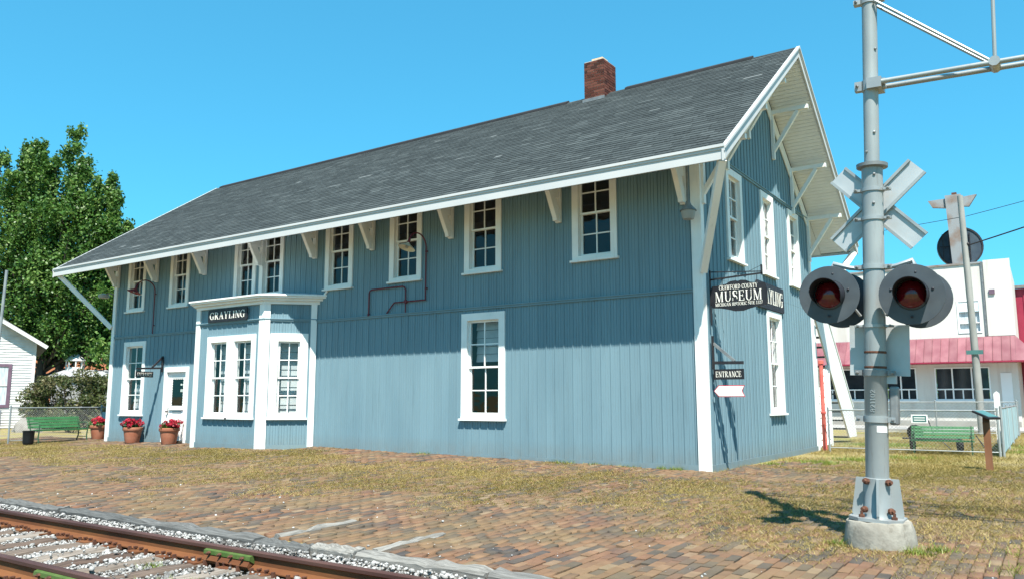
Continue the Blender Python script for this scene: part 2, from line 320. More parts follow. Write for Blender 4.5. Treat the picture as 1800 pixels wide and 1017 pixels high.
class MB:
    """collects pieces into one mesh; every piece may carry a 'tone' value"""
    def __init__(s, T=None):
        s.v = []; s.f = []; s.t = []; s.T = T
    def pt(s, p):
        s.v.append(s.T(*p) if s.T else tuple(p)); return len(s.v) - 1
    def face(s, pts, tone=0.5):
        s.f.append([s.pt(p) for p in pts]); s.t.append(tone)
    def hexa(s, c8, tone=0.5):
        i = [s.pt(p) for p in c8]
        for q in ((0, 3, 2, 1), (4, 5, 6, 7), (0, 1, 5, 4), (1, 2, 6, 5), (2, 3, 7, 6), (3, 0, 4, 7)):
            s.f.append([i[k] for k in q]); s.t.append(tone)
    def box(s, a0, a1, b0, b1, c0, c1, tone=0.5):
        s.hexa([(a0, b0, c0), (a1, b0, c0), (a1, b1, c0), (a0, b1, c0), (a0, b0, c1), (a1, b0, c1), (a1, b1, c1), (a0, b1, c1)], tone)
    def beam(s, p, q, w, h, up=(0, 0, 1), tone=0.5):
        p, q = Vector(p), Vector(q); d = (q - p).normalized(); side = d.cross(Vector(up))
        if side.length < 1e-4: side = d.cross(Vector((1, 0, 0)))
        side.normalize(); upv = side.cross(d)
        a, b = side * w / 2, upv * h / 2
        s.hexa([p - a - b, p + a - b, p + a + b, p - a + b, q - a - b, q + a - b, q + a + b, q - a + b], tone)
    def prism(s, poly, ext, tone=0.5):
        e = Vector(ext); n = len(poly)
        lo = [s.pt(p) for p in poly]; hi = [s.pt(Vector(p) + e) for p in poly]
        s.f.append(lo[::-1]); s.t.append(tone); s.f.append(hi); s.t.append(tone)
        for k in range(n):
            s.f.append([lo[k], lo[(k + 1) % n], hi[(k + 1) % n], hi[k]]); s.t.append(tone)
    def tube(s, pts, r, n=8, tone=0.5, cap=True):
        pts = [Vector(p) for p in pts]; rings = []
        rr = r if isinstance(r, (list, tuple)) else [r] * len(pts)
        ref = None
        for k, p in enumerate(pts):
            d = (pts[min(k + 1, len(pts) - 1)] - pts[max(k - 1, 0)]).normalized()
            if ref is None: ref = d.cross(Vector((0, 0, 1))); ref = ref if ref.length > 0.05 else d.cross(Vector((1, 0, 0)))
            a = (ref - d * ref.dot(d)).normalized(); b = d.cross(a); ref = a
            rings.append([s.pt(p + (a * math.cos(2 * math.pi * j / n) + b * math.sin(2 * math.pi * j / n)) * rr[k]) for j in range(n)])
        for k in range(len(rings) - 1):
            for j in range(n):
                s.f.append([rings[k][j], rings[k][(j + 1) % n], rings[k + 1][(j + 1) % n], rings[k + 1][j]]); s.t.append(tone)
        if cap: s.f.append(rings[0][::-1]); s.t.append(tone); s.f.append(rings[-1]); s.t.append(tone)
    def lathe(s, prof, n=24, org=(0, 0, 0), axis=(0, 0, 1), tone=0.5, a0=0.0, a1=2 * math.pi, close=True):
        o = Vector(org); z = Vector(axis).normalized()
        x = z.cross(Vector((0, 0, 1))); x = x.normalized() if x.length > 0.05 else Vector((1, 0, 0)); y = z.cross(x)
        full = abs(a1 - a0 - 2 * math.pi) < 1e-6; m = n if full else n + 1
        rings = []
        for (r, h) in prof:
            rings.append([s.pt(o + z * h + (x * math.cos(a0 + (a1 - a0) * j / n) + y * math.sin(a0 + (a1 - a0) * j / n)) * r) for j in range(m)])
        for k in range(len(rings) - 1):
            for j in range(n):
                s.f.append([rings[k][j], rings[k][(j + 1) % m], rings[k + 1][(j + 1) % m], rings[k + 1][j]]); s.t.append(tone)
        if close and full:
            if prof[0][0] > 1e-4: s.f.append(rings[0][::-1]); s.t.append(tone)
            if prof[-1][0] > 1e-4: s.f.append(rings[-1]); s.t.append(tone)
    def mesh(s, name, recalc=True):
        me = bpy.data.meshes.new(name)
        me.from_pydata([tuple(p) for p in s.v], [], s.f)
        a = me.attributes.new('tone', 'FLOAT', 'FACE'); a.data.foreach_set('value', s.t)
        if recalc:
            bm = bmesh.new(); bm.from_mesh(me); bmesh.ops.recalc_face_normals(bm, faces=bm.faces); bm.to_mesh(me); bm.free()
        return me
    def build(s, name, m, parent=None, smooth=False, recalc=True, loc=None):
        me = s.mesh(name, recalc)
        me.materials.append(MATS[m])
        if smooth:
            me.polygons.foreach_set('use_smooth', [len(f) < 5 for f in s.f])
            me.set_sharp_from_angle(angle=math.radians(40))
        o = bpy.data.objects.new(name, me); COL.objects.link(o)
        if parent is not None: o.parent = parent
        if loc is not None: o.location = loc
        return o

def tag(o, label=None, cat=None, group=None, kind=None):
    if label: o['label'] = label
    if cat: o['category'] = cat
    if group: o['group'] = group
    if kind: o['kind'] = kind
    return o
def thing(name, label, cat, loc=(0, 0, 0), rotz=0.0, group=None):
    o = bpy.data.objects.new(name, None); COL.objects.link(o); o.empty_display_size = 0.2
    o.location = loc; o.rotation_euler = (0, 0, rotz)
    return tag(o, label, cat, group)
def dup(root, loc=None, rotz=None, label=None, parent=None):
    c = root.copy(); COL.objects.link(c); c.parent = parent
    if loc is not None: c.location = loc
    if rotz is not None: c.rotation_euler = (0, 0, rotz)
    if label: c['label'] = label
    for ch in list(root.children): dup(ch, parent=c)
    return c
def raw_mesh(name, V, F, tones, m, parent=None):
    """big quad/tri soups from numpy arrays; F is (n, k)"""
    me = bpy.data.meshes.new(name); k = F.shape[1]
    me.vertices.add(len(V)); me.vertices.foreach_set('co', np.ascontiguousarray(V, dtype=np.float32).ravel())
    me.loops.add(F.size); me.loops.foreach_set('vertex_index', np.ascontiguousarray(F, dtype=np.int32).ravel())
    me.polygons.add(len(F)); me.polygons.foreach_set('loop_start', np.arange(0, F.size, k, dtype=np.int32))
    me.update(calc_edges=True)
    a = me.attributes.new('tone', 'FLOAT', 'FACE'); a.data.foreach_set('value', np.ascontiguousarray(tones, dtype=np.float32))
    me.materials.append(MATS[m])
    o = bpy.data.objects.new(name, me); COL.objects.link(o)
    if parent is not None: o.parent = parent
    return o

def gz(x, y):
    """ground height: the platform falls gently from the depot to the track and swells a little by the bay"""
    x = np.asarray(x, float); y = np.asarray(y, float)
    hump = np.interp(x, [-24, -20, -10, -4, 0, 3], [0, 0, .12, .05, 0, 0]) * np.clip(1 + y / 8, 0, 1) * (y < 2)
    return np.where(y < 0, 0.027 * y, 0.0) + hump
def gzf(x, y): return float(gz(x, y))
ORD = ['first', 'second', 'third', 'fourth', 'fifth', 'sixth', 'seventh', 'eighth', 'ninth', 'tenth', 'eleventh', 'twelfth', 'thirteenth', 'fourteenth', 'fifteenth', 'sixteenth', 'seventeenth', 'eighteenth', 'nineteenth', 'twentieth', 'twenty-first', 'twenty-second', 'twenty-third', 'twenty-fourth']

# serif lettering, cap height 1
def glyph(ch):
    TK, TN, SR, SH = 0.135, 0.05, 0.065, 0.045
    P = []
    def rect(x0, x1, y0, y1): P.append([(x0, y0), (x1, y0), (x1, y1), (x0, y1)])
    def stem(x, w=TK, y0=0.0, y1=1.0, lo=True, hi=True):
        rect(x, x + w, y0, y1)
        if lo: rect(x - SR, x + w + SR, y0, y0 + SH)
        if hi: rect(x - SR, x + w + SR, y1 - SH, y1)
    def diag(x0, y0, x1, y1, w): P.append([(x0, y0), (x0 + w, y0), (x1 + w, y1), (x1, y1)])
    def arc(cx, cy, rx, ry, a0, a1, tk=TK, tn=TN, n=14):
        for k in range(n):
            q = []
            for a in (a0 + (a1 - a0) * k / n, a0 + (a1 - a0) * (k + 1) / n):
                a = math.radians(a); q.append(((cx + rx * math.cos(a), cy + ry * math.sin(a)), (cx + (rx - tk) * math.cos(a), cy + (ry - tn) * math.sin(a))))
            P.append([q[0][0], q[1][0], q[1][1], q[0][1]])
    def stroke(pts, ws):
        for k in range(len(pts) - 1):
            (x0, y0), (x1, y1) = pts[k], pts[k + 1]; d = math.hypot(x1 - x0, y1 - y0) or 1; nx, ny = -(y1 - y0) / d, (x1 - x0) / d
            a, b = ws[k] / 2, ws[k + 1] / 2
            P.append([(x0 + nx * a, y0 + ny * a), (x0 - nx * a, y0 - ny * a), (x1 - nx * b, y1 - ny * b), (x1 + nx * b, y1 + ny * b)])
    w = 0.8
    if ch == 'A':
        diag(0.06, 0, 0.36, 1, TN + .01); diag(0.60, 0, 0.33, 1, TK); rect(0.2, 0.62, 0.32, 0.32 + SH); rect(0, 0.2, 0, SH); rect(0.5, 0.86, 0, SH); w = 0.86
    elif ch in 'CG':
        arc(0.43, 0.5, 0.43, 0.52, 42, 318); rect(0.70, 0.76, 0.66, 0.99); w = 0.8
        if ch == 'C': rect(0.72, 0.77, 0.06, 0.2)
        else: rect(0.60, 0.60 + TK, 0.04, 0.42); rect(0.5, 0.86, 0.40, 0.45); w = 0.86
    elif ch == 'D': stem(0.09); arc(0.28, 0.5, 0.55, 0.5, -90, 90); w = 0.86
    elif ch in 'EF':
        stem(0.09); rect(0.2, 0.66, 1 - SH, 1); rect(0.62, 0.67, 0.76, 1); rect(0.2, 0.54, 0.48, 0.48 + SH); rect(0.51, 0.555, 0.38, 0.62); w = 0.72
        if ch == 'E': rect(0.2, 0.7, 0, SH); rect(0.66, 0.71, 0, 0.26); w = 0.76
    elif ch == 'H': stem(0.09); stem(0.58); rect(0.2, 0.62, 0.47, 0.47 + SH); w = 0.86
    elif ch == 'I': stem(0.09); w = 0.36
    elif ch == 'L': stem(0.09); rect(0.2, 0.66, 0, SH); rect(0.62, 0.67, 0, 0.28); w = 0.7
    elif ch == 'M': stem(0.10, TN); diag(0.46, 0, 0.10, 1, TK); diag(0.50, 0, 0.82, 1, TN); stem(0.82, TK); w = 1.1
    elif ch == 'N': stem(0.10, TN); diag(0.60, 0, 0.08, 1, TK); stem(0.72, TN, lo=False); w = 0.88
    elif ch == 'O': arc(0.44, 0.5, 0.44, 0.52, 0, 360, n=24); w = 0.9
    elif ch == '0': arc(0.3, 0.5, 0.3, 0.51, 0, 360, tk=.13, n=20); w = 0.64
    elif ch == '8': arc(0.3, 0.74, 0.25, 0.27, 0, 360, tk=.12, n=18); arc(0.3, 0.26, 0.3, 0.28, 0, 360, tk=.13, n=18); w = 0.64
    elif ch == 'R': stem(0.09); arc(0.30, 0.74, 0.36, 0.26, -90, 90); rect(0.2, 0.32, 0.48, 0.48 + TN); diag(0.58, 0, 0.30, 0.5, TK); rect(0.6, 0.84, 0, SH); w = 0.84
    elif ch == 'S':
        pts = []; ws = []
        for k in range(17):
            t = k / 16.0
            if t < .5: a = math.radians(50 + 400 * t * .55); pts.append((0.33 + 0.25 * math.cos(a), 0.74 + 0.24 * math.sin(a)))
            else: a = math.radians(110 - 400 * (t - .5) * .62); pts.append((0.33 + 0.27 * math.cos(a) + .0, 0.26 + 0.25 * math.sin(a)))
            ws.append(0.07 + 0.11 * math.exp(-((t - .5) / .2) ** 2))
        stroke(pts, ws); rect(0.55, 0.6, 0.7, 0.98); rect(0.04, 0.09, 0.03, 0.32); w = 0.68
    elif ch == 'T': stem(0.30, hi=False); rect(0.02, 0.75, 1 - SH, 1); rect(0.02, 0.07, 0.74, 1); rect(0.70, 0.75, 0.74, 1); w = 0.78
    elif ch == 'U': stem(0.10, TK, 0.3, 1, lo=False); stem(0.70, TN, 0.3, 1, lo=False); arc(0.435, 0.32, 0.335, 0.34, 180, 360, tk=.12); w = 0.88
    elif ch == 'W':
        diag(0.24, 0, 0.02, 1, TK); diag(0.30, 0, 0.52, 1, TN); diag(0.70, 0, 0.46, 1, TK); diag(0.76, 0, 1.0, 1, TN); rect(-0.04, 0.28, 1 - SH, 1); rect(0.9, 1.16, 1 - SH, 1); w = 1.16
    elif ch == 'Y': diag(0.32, 0.42, 0.04, 1, TK); diag(0.42, 0.42, 0.70, 1, TN); stem(0.32, TK, 0, 0.46, hi=False); rect(-0.03, 0.3, 1 - SH, 1); rect(0.6, 0.86, 1 - SH, 1); w = 0.84
    elif ch == '1': stem(0.18, 0.13, hi=False); diag(0.05, 0.8, 0.18, 0.98, 0.1); w = 0.5
    elif ch == '2':
        pts = [(0.08, 0.72), (0.12, 0.88), (0.26, 0.96), (0.42, 0.92), (0.5, 0.76), (0.44, 0.55), (0.28, 0.32), (0.1, 0.06)]; stroke(pts, [.1, .08, .07, .1, .14, .13, .09, .07]); rect(0.06, 0.56, 0, 0.1); w = 0.62
    elif ch == '3':
        arc(0.28, 0.75, 0.25, 0.25, -80, 150, tk=.13, n=10); arc(0.28, 0.27, 0.29, 0.29, -150, 85, tk=.14, n=10); w = 0.62
    elif ch == '7': rect(0.04, 0.56, 0.9, 1); rect(0.04, 0.09, 0.76, 1); diag(0.16, 0, 0.44, 0.92, 0.12); w = 0.6
    elif ch == ' ': w = 0.34
    return P, w
def text_width(s, sp=0.1): return sum(glyph(c)[1] + sp for c in s) - sp
def lettering(text, T, u0, u1, v0, h, w0, parent, m='letter', th=0.006, name='lettering'):
    """raised letters between u0 and u1 on the plane w = w0 of frame T"""
    mb = MB(T); W = text_width(text); k = (u1 - u0) / W; x = 0; i = 0
    for ch in text:
        P, w = glyph(ch)
        for poly in P:
            top = w0 + th + 0.0002 * (i % 9); i += 1
            mb.prism([(u0 + (x + a) * k, v0 + b * h, w0) for a, b in poly], (0, 0, top - w0))
        x += w + 0.1
    # prism works before the frame is applied
    return mb.build(name, m, parent)

# ================================================================== GROUND, PLATFORM, TRACK
TRACK_Z = -0.43
def ground_h(x, y):
    z = gz(x, y) - 0.035
    z = np.where(np.asarray(y) < -8.16, TRACK_Z - 0.035, z)
    return z
gx = np.concatenate([[-900, -400, -200, -120, -80, -60, -45, -35], np.arange(-28, 12.1, 1.0), [15, 20, 30, 50, 90, 200, 400, 900]])
gy = np.concatenate([[-900, -300, -100, -50, -30, -20, -15, -12, -10, -9, -8.35, -8.17, -8.15], np.arange(-8, 9.1, 0.5), [11, 14, 18, 24, 30, 40, 60, 90, 150, 300, 900]])
GX, GY = np.meshgrid(gx, gy, indexing='ij')
GV = np.stack([GX, GY, ground_h(GX, GY)], -1).reshape(-1, 3)
ny = len(gy)
ii, jj = np.meshgrid(np.arange(len(gx) - 1), np.arange(ny - 1), indexing='ij')
a = (ii * ny + jj).ravel()
GF = np.stack([a, a + ny, a + ny + 1, a + 1], 1)
ground = raw_mesh('ground', GV, GF, np.full(len(GF), .5), 'ground_soil')
tag(ground, kind='structure')

# brick platform: every brick a block with its own colour; long side runs away from the track
platform = bpy.data.objects.new('brick_platform', None); COL.objects.link(platform); tag(platform, kind='structure')
BL, BW = 0.209, 0.105
cols = np.arange(-25.0, 8.0, BW)
bricks = []
for ci, bx in enumerate(cols):
    y = -8.04 - (BL / 2 if ci % 2 else 0) * 0.9
    yend = (2.2 + 1.2 * math.sin(bx * 1.7) + random.uniform(-.8, .8)) if bx > 0.1 else -0.03
    if bx < -20.2: yend = 0.6
    while y < yend:
        y1 = min(y + BL, yend)
        if y > -8.3 and not (-15.05 < bx < -10.45 and y > -0.95 - 0.0): 
            ok = True
            if -1.90 < bx + .05 < -1.76 and y < -6.95: ok = False
            if -0.43 < bx + .05 < -0.29 and y < -7.05: ok = False
            if math.hypot(bx - 3.78, y + 5.2) < 0.28: ok = False
            if ok: bricks.append((bx, max(y, -8.10), y1))
        y += BL
tonecache = {}
def brick_tone(x, y):
    t = random.random()
    return t
nb = len(bricks)
btone = rng.random(nb); bjit = rng.normal(0, 0.005, nb) + np.where(rng.random(nb) < .04, -.012, 0) + np.array([.010 * math.sin(b[0] * 2.3 + b[1] * 1.1) * math.sin(b[1] * 1.9 - b[0] * .7) for b in bricks]); btx = rng.normal(0, 0.006, nb); bty = rng.normal(0, 0.007, nb)
bd = np.array([math.hypot(b[0] - 2.9, (b[1] + 8.0) * 1.1) for b in bricks])
near = set(np.argsort(bd)[:300].tolist())
def brick_mesh(L, W, tone, tx, ty):
    mb = MB(); c = 0.006; h = 0.05
    z = lambda x, y: tx * x / W * 2 + ty * y / L * 2
    lo = [(-W / 2, -L / 2), (W / 2, -L / 2), (W / 2, L / 2), (-W / 2, L / 2)]
    A = [mb.pt((x, y, -h)) for x, y in lo]
    B = [mb.pt((x, y, -c + z(x, y) * .5)) for x, y in lo]
    C = [mb.pt((x * (1 - 2 * c / W), y * (1 - 2 * c / L), z(x, y) * .5)) for x, y in lo]
    for P, Q in ((A, B), (B, C)):
        for k in range(4): mb.f.append([P[k], P[(k + 1) % 4], Q[(k + 1) % 4], Q[k]]); mb.t.append(tone)
    mb.f.append(C); mb.t.append(tone)
    return mb
variants = []
for k in range(20):
    mb = brick_mesh(BL - 0.009, BW - 0.009, (k + .5) / 20, random.gauss(0, .0025), random.gauss(0, .0025))
    me = mb.mesh('brick', False); me.materials.append(MATS['brick']); variants.append(me)
rest = []
for i, (bx, y0, y1) in enumerate(bricks):
    cx, cy = bx + BW / 2, (y0 + y1) / 2
    if i in near and y1 - y0 > 0.2:
        o = bpy.data.objects.new('brick', variants[int(btone[i] * 20) % 20]); COL.objects.link(o); o.parent = platform
        o.location = (cx, cy, gzf(cx, cy) + bjit[i]); o.rotation_euler = (0.027, 0, random.gauss(0, .006))
    else: rest.append(i)
V = []; F = []; TT = []
R_ = np.array(rest); bb = np.array(bricks)[R_]
cx = bb[:, 0] + BW / 2; cy = (bb[:, 1] + bb[:, 2]) / 2; hl = (bb[:, 2] - bb[:, 1]) / 2 - 0.0045; hw = BW / 2 - 0.0045
zc = gz(cx, cy) + bjit[R_]
sx = np.array([-1, 1, 1, -1]); sy = np.array([-1, -1, 1, 1])
def ring(inset, dz):
    X = cx[:, None] + sx * (hw - inset); Y = cy[:, None] + sy * (hl[:, None] - inset)
    Z = zc[:, None] + 0.027 * sy * hl[:, None] + dz + (btx[R_][:, None] * sx + bty[R_][:, None] * sy) * 0.25
    return np.stack([X, Y, Z], -1)
VV = np.stack([ring(0, -0.05), ring(0, -0.006), ring(0.006, 0.0)], 1).reshape(-1, 3)
base = np.arange(len(R_)) * 12
fl = []
for lv in (0, 4):
    for k in range(4):
        fl.append(np.stack([base + lv + k, base + lv + (k + 1) % 4, base + lv + 4 + (k + 1) % 4, base + lv + 4 + k], 1))
fl.append(np.stack([base + 8, base + 9, base + 10, base + 11], 1))
FF = np.concatenate(fl, 0)
tt = np.tile(btone[R_], 9)
o = raw_mesh('bricks', VV, FF, tt, 'brick', platform); tag(o, kind='stuff')

# weathered timbers along the platform edge
def timber_mesh(L, W, H, tone, n=10):
    """a split, worn timber: cross-section wobbles along its length"""
    mb = MB(); rings = []
    for k in range(n + 1):
        x = -L / 2 + L * k / n
        e = 0.010
        dz = random.gauss(0, e); dw = random.gauss(0, e)
        pr = [(-W / 2 + dw, -H), (-W / 2 + dw * .5 + random.gauss(0, .006), -0.02 + random.gauss(0, .006)), (-W / 2 + .03, dz), (0, dz + random.gauss(0, .006)), (W / 2 - .025, dz + random.gauss(0, .006)), (W / 2, -.025), (W / 2, -H)]
        rings.append([mb.pt((x, a_, b_)) for a_, b_ in pr])
    m_ = len(rings[0])
    for k in range(n):
        for j in range(m_ - 1):
            mb.f.append([rings[k][j], rings[k][j + 1], rings[k + 1][j + 1], rings[k + 1][j]]); mb.t.append(tone)
    mb.f.append(rings[0]); mb.t.append(tone); mb.f.append(rings[-1][::-1]); mb.t.append(tone)
    return mb
joints = [-10.4, -7.9, -6.15, -4.35, -1.98, -1.08, -0.45, 1.15, 3.2]
words = ['leftmost timber of the grey platform edge, cut by the left picture border', 'second grey edge timber from the left beside the white ballast', 'third edge timber from the left, dark and split at its end',
         'long fourth edge timber from the left along the bricks', 'short sunken edge timber just right of the first cross timber', 'short pale raised block of edge timber between the two cross timbers',
         'long pale edge timber right of the second cross timber', 'last edge timber at the bottom border of the picture']
for k in range(len(joints) - 1):
    x0, x1 = joints[k], joints[k + 1]; cxm = (x0 + x1) / 2
    t = timber_mesh(x1 - x0 - 0.03, 0.2, 0.2, [.35, .4, .25, .45, .3, .8, .75, .6][k], 14).build('edge_timber', 'timber_grey', None, recalc=False)
    t.location = (cxm, -8.19, -0.215 + (-0.025 if k == 4 else 0.015 if k == 5 else 0)); t.rotation_euler = (0.05, random.gauss(0, .004), random.gauss(0, .012))
    tag(t, words[k], 'timber', 'timbers along the platform edge')
for x0, ya, yb, lab in ((-1.83, -8.08, -6.93, 'grey timber set across the bricks, the left one of two'), (-0.36, -8.08, -7.03, 'grey timber set across the bricks, the right one of two')):
    t = timber_mesh(yb - ya, 0.115, 0.1, .8, 8).build('cross_timber', 'timber_grey', None, recalc=False)
    t.location = (x0, (ya + yb) / 2, gzf(x0, (ya + yb) / 2) + 0.022); t.rotation_euler = (0, -0.027, math.pi / 2)
    tag(t, lab, 'timber', 'timbers laid across the bricks')

# track: ties, two rails, ballast
RY = (-8.79, -10.29)
RAIL_TOP = -0.20
ties = []
tx_ = -10.6; n_t = 0
tie_tones = [.75, .85, .55, .95, .9, .8, .05, .9, .3, .45, .85, .35, .5, .75, .25, .6, .4, .8, .5, .3, .7, .5, .6, .4, .5]
k = 0
while tx_ < 1.2:
    tn = tie_tones[k % len(tie_tones)]
    mb = timber_mesh(2.6, 0.23, 0.17, tn, 12)
    t = mb.build('railroad_tie', 'tie_wood', None, recalc=False)
    t.location = (tx_ + random.gauss(0, .015), -9.54 + random.gauss(0, .03), RAIL_TOP - 0.185); t.rotation_euler = (0, 0, math.pi / 2 + random.gauss(0, .012))
    tag(t, ('black creosoted' if tn < .1 else 'brown weathered' if tn < .5 else 'pale grey weathered') + ' railroad tie, ' + ORD[k % 24] + ' from the left under the rails', 'railroad tie', 'ties under the rails')
    ties.append(tx_); tx_ += 0.53; k += 1
def rail(yc, lab, name='rail'):
    R = thing('rail', lab, 'rail', (0, yc, RAIL_TOP - 0.175), 0, 'rails of the track')
    x0, x1 = -60.0, 9.0
    half = [(0.070, 0.0), (0.070, 0.011), (0.030, 0.024), (0.0095, 0.045), (0.0095, 0.120), (0.033, 0.134)]
    head = [(0.0345, 0.134), (0.036, 0.164), (0.026, 0.174)]
    mb = MB(); pr = half + [(-a_, b_) for a_, b_ in half[::-1]]
    mb.prism([(x0, a_, b_) for a_, b_ in pr], (x1 - x0, 0, 0)); mb.build('web_and_foot', 'rust_rail', R)
    mb = MB(); pr = head + [(-a_, b_) for a_, b_ in head[::-1]]
    mb.prism([(x0, a_, b_) for a_, b_ in pr], (x1 - x0, 0, 0)); mb.build('rail_head', 'rail_head', R)
    sp = MB(); sp.box(-.009, .009, -.009, .009, -.03, .02); sp.box(-.014, .014, -.03, .012, .02, .034); spm = sp.mesh('spike'); spm.materials.append(MATS['bolt_rust'])
    pl = MB(); pl.box(-.095, .095, -.17, .17, -.012, .004); plm = pl.mesh('tie_plate'); plm.materials.append(MATS['rust_rail'])
    an = MB()
    an.box(-.012, .012, -.105, .105, -.03, -.001)
    for s in (-1, 1): an.box(-.012, .012, s * .074, s * .105, -.001, .03)
    anm = an.mesh('rail_anchor'); anm.materials.append(MATS['bolt_rust'])
    for x in ties:
        p = bpy.data.objects.new('tie_plate', plm); COL.objects.link(p); p.parent = R; p.location = (x, 0, -0.004)
        for s in (-1, 1):
            for e in (-.06, .05):
                q = bpy.data.objects.new('spike', spm); COL.objects.link(q); q.parent = R; q.location = (x + e, s * .088, 0.004); q.rotation_euler = (0, 0, 0 if s > 0 else math.pi)
        for e in (-.16, .16):
            q = bpy.data.objects.new('rail_anchor', anm); COL.objects.link(q); q.parent = R; q.location = (x + e, 0, 0.0)
    return R
r1 = rail(RY[0], 'rusty far rail beside the brick platform, with a green joint bar')
r2 = rail(RY[1], 'rusty near rail at the lower left, with a green joint bar')
def joint_bar(R, xa, xb):
    mb = MB()
    mb.prism([(xa, -.0105, .118), (xa, -.036, .132), (xa, -.066, .122), (xa, -.07, .085), (xa, -.012, .05)], (xb - xa, 0, 0))
    j = mb.build('joint_bar', 'joint_green', R); j['label'] = 'green painted joint bar bolted to the rail'
    m2 = MB(); m2.prism([(xa + .01, -.075, .012), (xa + .01, -.0125, .049), (xa + .01, -.058, .084), (xa + .01, -.09, .03)], (xb - xa - .02, 0, 0)); m2.build('lower_flange', 'rust_rail', j)
    for q in range(4):
        b = MB(); b.lathe([(.018, 0), (.018, .024), (.010, .026), (.010, .045)], 6, (xa + (xb - xa) * (.14 + .24 * q), -.068, .10), (0, -1, 0)); b.build('bolt', 'bolt_rust', j)
joint_bar(r1, -2.02, -1.28)
joint_bar(r2, -2.35, -1.55)

# ballast: crushed limestone
def rocks(n, xs, ys, zs, size):
    ico = np.array([[0, 0, 1.], [.94, 0, .3], [.29, .89, .3], [-.76, .55, .3], [-.76, -.55, .3], [.29, -.89, .3], [.3, .1, -.8], [-.4, -.2, -.8]])
    fc = np.array([[0, 1, 2], [0, 2, 3], [0, 3, 4], [0, 4, 5], [0, 5, 1], [6, 2, 1], [6, 1, 5], [7, 4, 3], [7, 3, 2], [7, 2, 6], [7, 5, 4], [7, 6, 5]])
    V = np.repeat(ico[None], n, 0) + rng.normal(0, .16, (n, 8, 3))
    ang = rng.random(n) * 6.283; ca, sa = np.cos(ang), np.sin(ang)
    tl = rng.normal(0, .6, n); ct, st = np.cos(tl), np.sin(tl)
    x = V[:, :, 0] * ca[:, None] - V[:, :, 1] * sa[:, None]; y = V[:, :, 0] * sa[:, None] + V[:, :, 1] * ca[:, None]; z = V[:, :, 2]
    y2 = y * ct[:, None] - z * st[:, None]; z2 = y * st[:, None] + z * ct[:, None]
    P = np.stack([x, y2, z2 * .8], -1) * size[:, None, None] + np.stack([xs, ys, zs], -1)[:, None, :]
    Fm = (np.arange(n)[:, None, None] * 8 + fc[None]).reshape(-1, 3)
    return P.reshape(-1, 3), Fm, np.repeat(np.clip(rng.normal(.6, .25, n), 0, 1), 12)
nr = 72000
rx = rng.uniform(-11, 3.2, nr); ry = rng.uniform(-11.9, -8.28, nr)
tdist = np.abs(((rx - ties[0] + .265) % 0.53) - 0.265)
on_tie = (tdist < 0.128) & (ry > -10.84) & (ry < -8.62)
keep = (~on_tie | (rng.random(nr) < 0.035)) & ~((np.abs(ry - RY[0]) < .06) | (np.abs(ry - RY[1]) < .06))
rx, ry, on_tie = rx[keep], ry[keep], on_tie[keep]; nr = len(rx)
size = np.clip(rng.lognormal(math.log(.0172), .33, nr), .010, .042)
heap = np.clip(1 - np.abs(ry + 8.36) / .30, 0, 1) * 0.15
rz = np.where(on_tie, RAIL_TOP - .18 + size * .5, TRACK_Z + rng.uniform(-.02, .032, nr) + heap)
P, Fm, tn = rocks(nr, rx, ry, rz, size)
dirtzone = ((np.repeat(rx, 12) > -2.6) & (np.repeat(rx, 12) < -.9) & (np.repeat(ry, 12) > -10) & (rng.random(len(tn)) < .6))
tn = np.where(dirtzone, tn * .35, tn)
bal = raw_mesh('ballast', P, Fm, tn, 'stone_ballast'); tag(bal, 'white crushed stone ballast between the ties and rails', 'ballast', kind='stuff')
# stray white stones kicked onto the bricks
ns = 190
sx_ = rng.uniform(-9, 5.2, ns); sy_ = -8.0 + rng.exponential(1.3, ns); sy_ = np.clip(sy_, -8.05, -1)
P, Fm, tn = rocks(ns, sx_, sy_, gz(sx_, sy_) + .004, np.clip(rng.lognormal(math.log(.008), .5, ns), .004, .022))
st = raw_mesh('loose_stones', P, Fm, np.clip(tn + .2, 0, 1), 'stone_ballast'); tag(st, 'small white stones scattered over the brick platform', 'stones', kind='stuff')

# grass: short blades growing from the joints
def smooth_noise(x, y, s, seed):
    r = np.random.default_rng(seed); g = r.random((64, 64)); u = (x / s) % 63; v = (y / s) % 63
    i = np.floor(u).astype(int); j = np.floor(v).astype(int); fu = u - i; fv = v - j; fu = fu * fu * (3 - 2 * fu); fv = fv * fv * (3 - 2 * fv)
    return (g[i, j] * (1 - fu) + g[i + 1, j] * fu) * (1 - fv) + (g[i, j + 1] * (1 - fu) + g[i + 1, j + 1] * fu) * fv
def blades(x, y, z, h, w, lean):
    n = len(x); a = rng.random(n) * 6.283; d = rng.random(n) * 6.283
    dx, dy = np.cos(a) * w, np.sin(a) * w
    tx, ty = np.cos(d) * lean * h, np.sin(d) * lean * h
    V = np.empty((n, 3, 3)); V[:, 0] = np.stack([x - dx, y - dy, z], -1); V[:, 1] = np.stack([x + dx, y + dy, z], -1); V[:, 2] = np.stack([x + tx, y + ty, z + h], -1)
    return V.reshape(-1, 3), np.arange(n * 3).reshape(-1, 3)
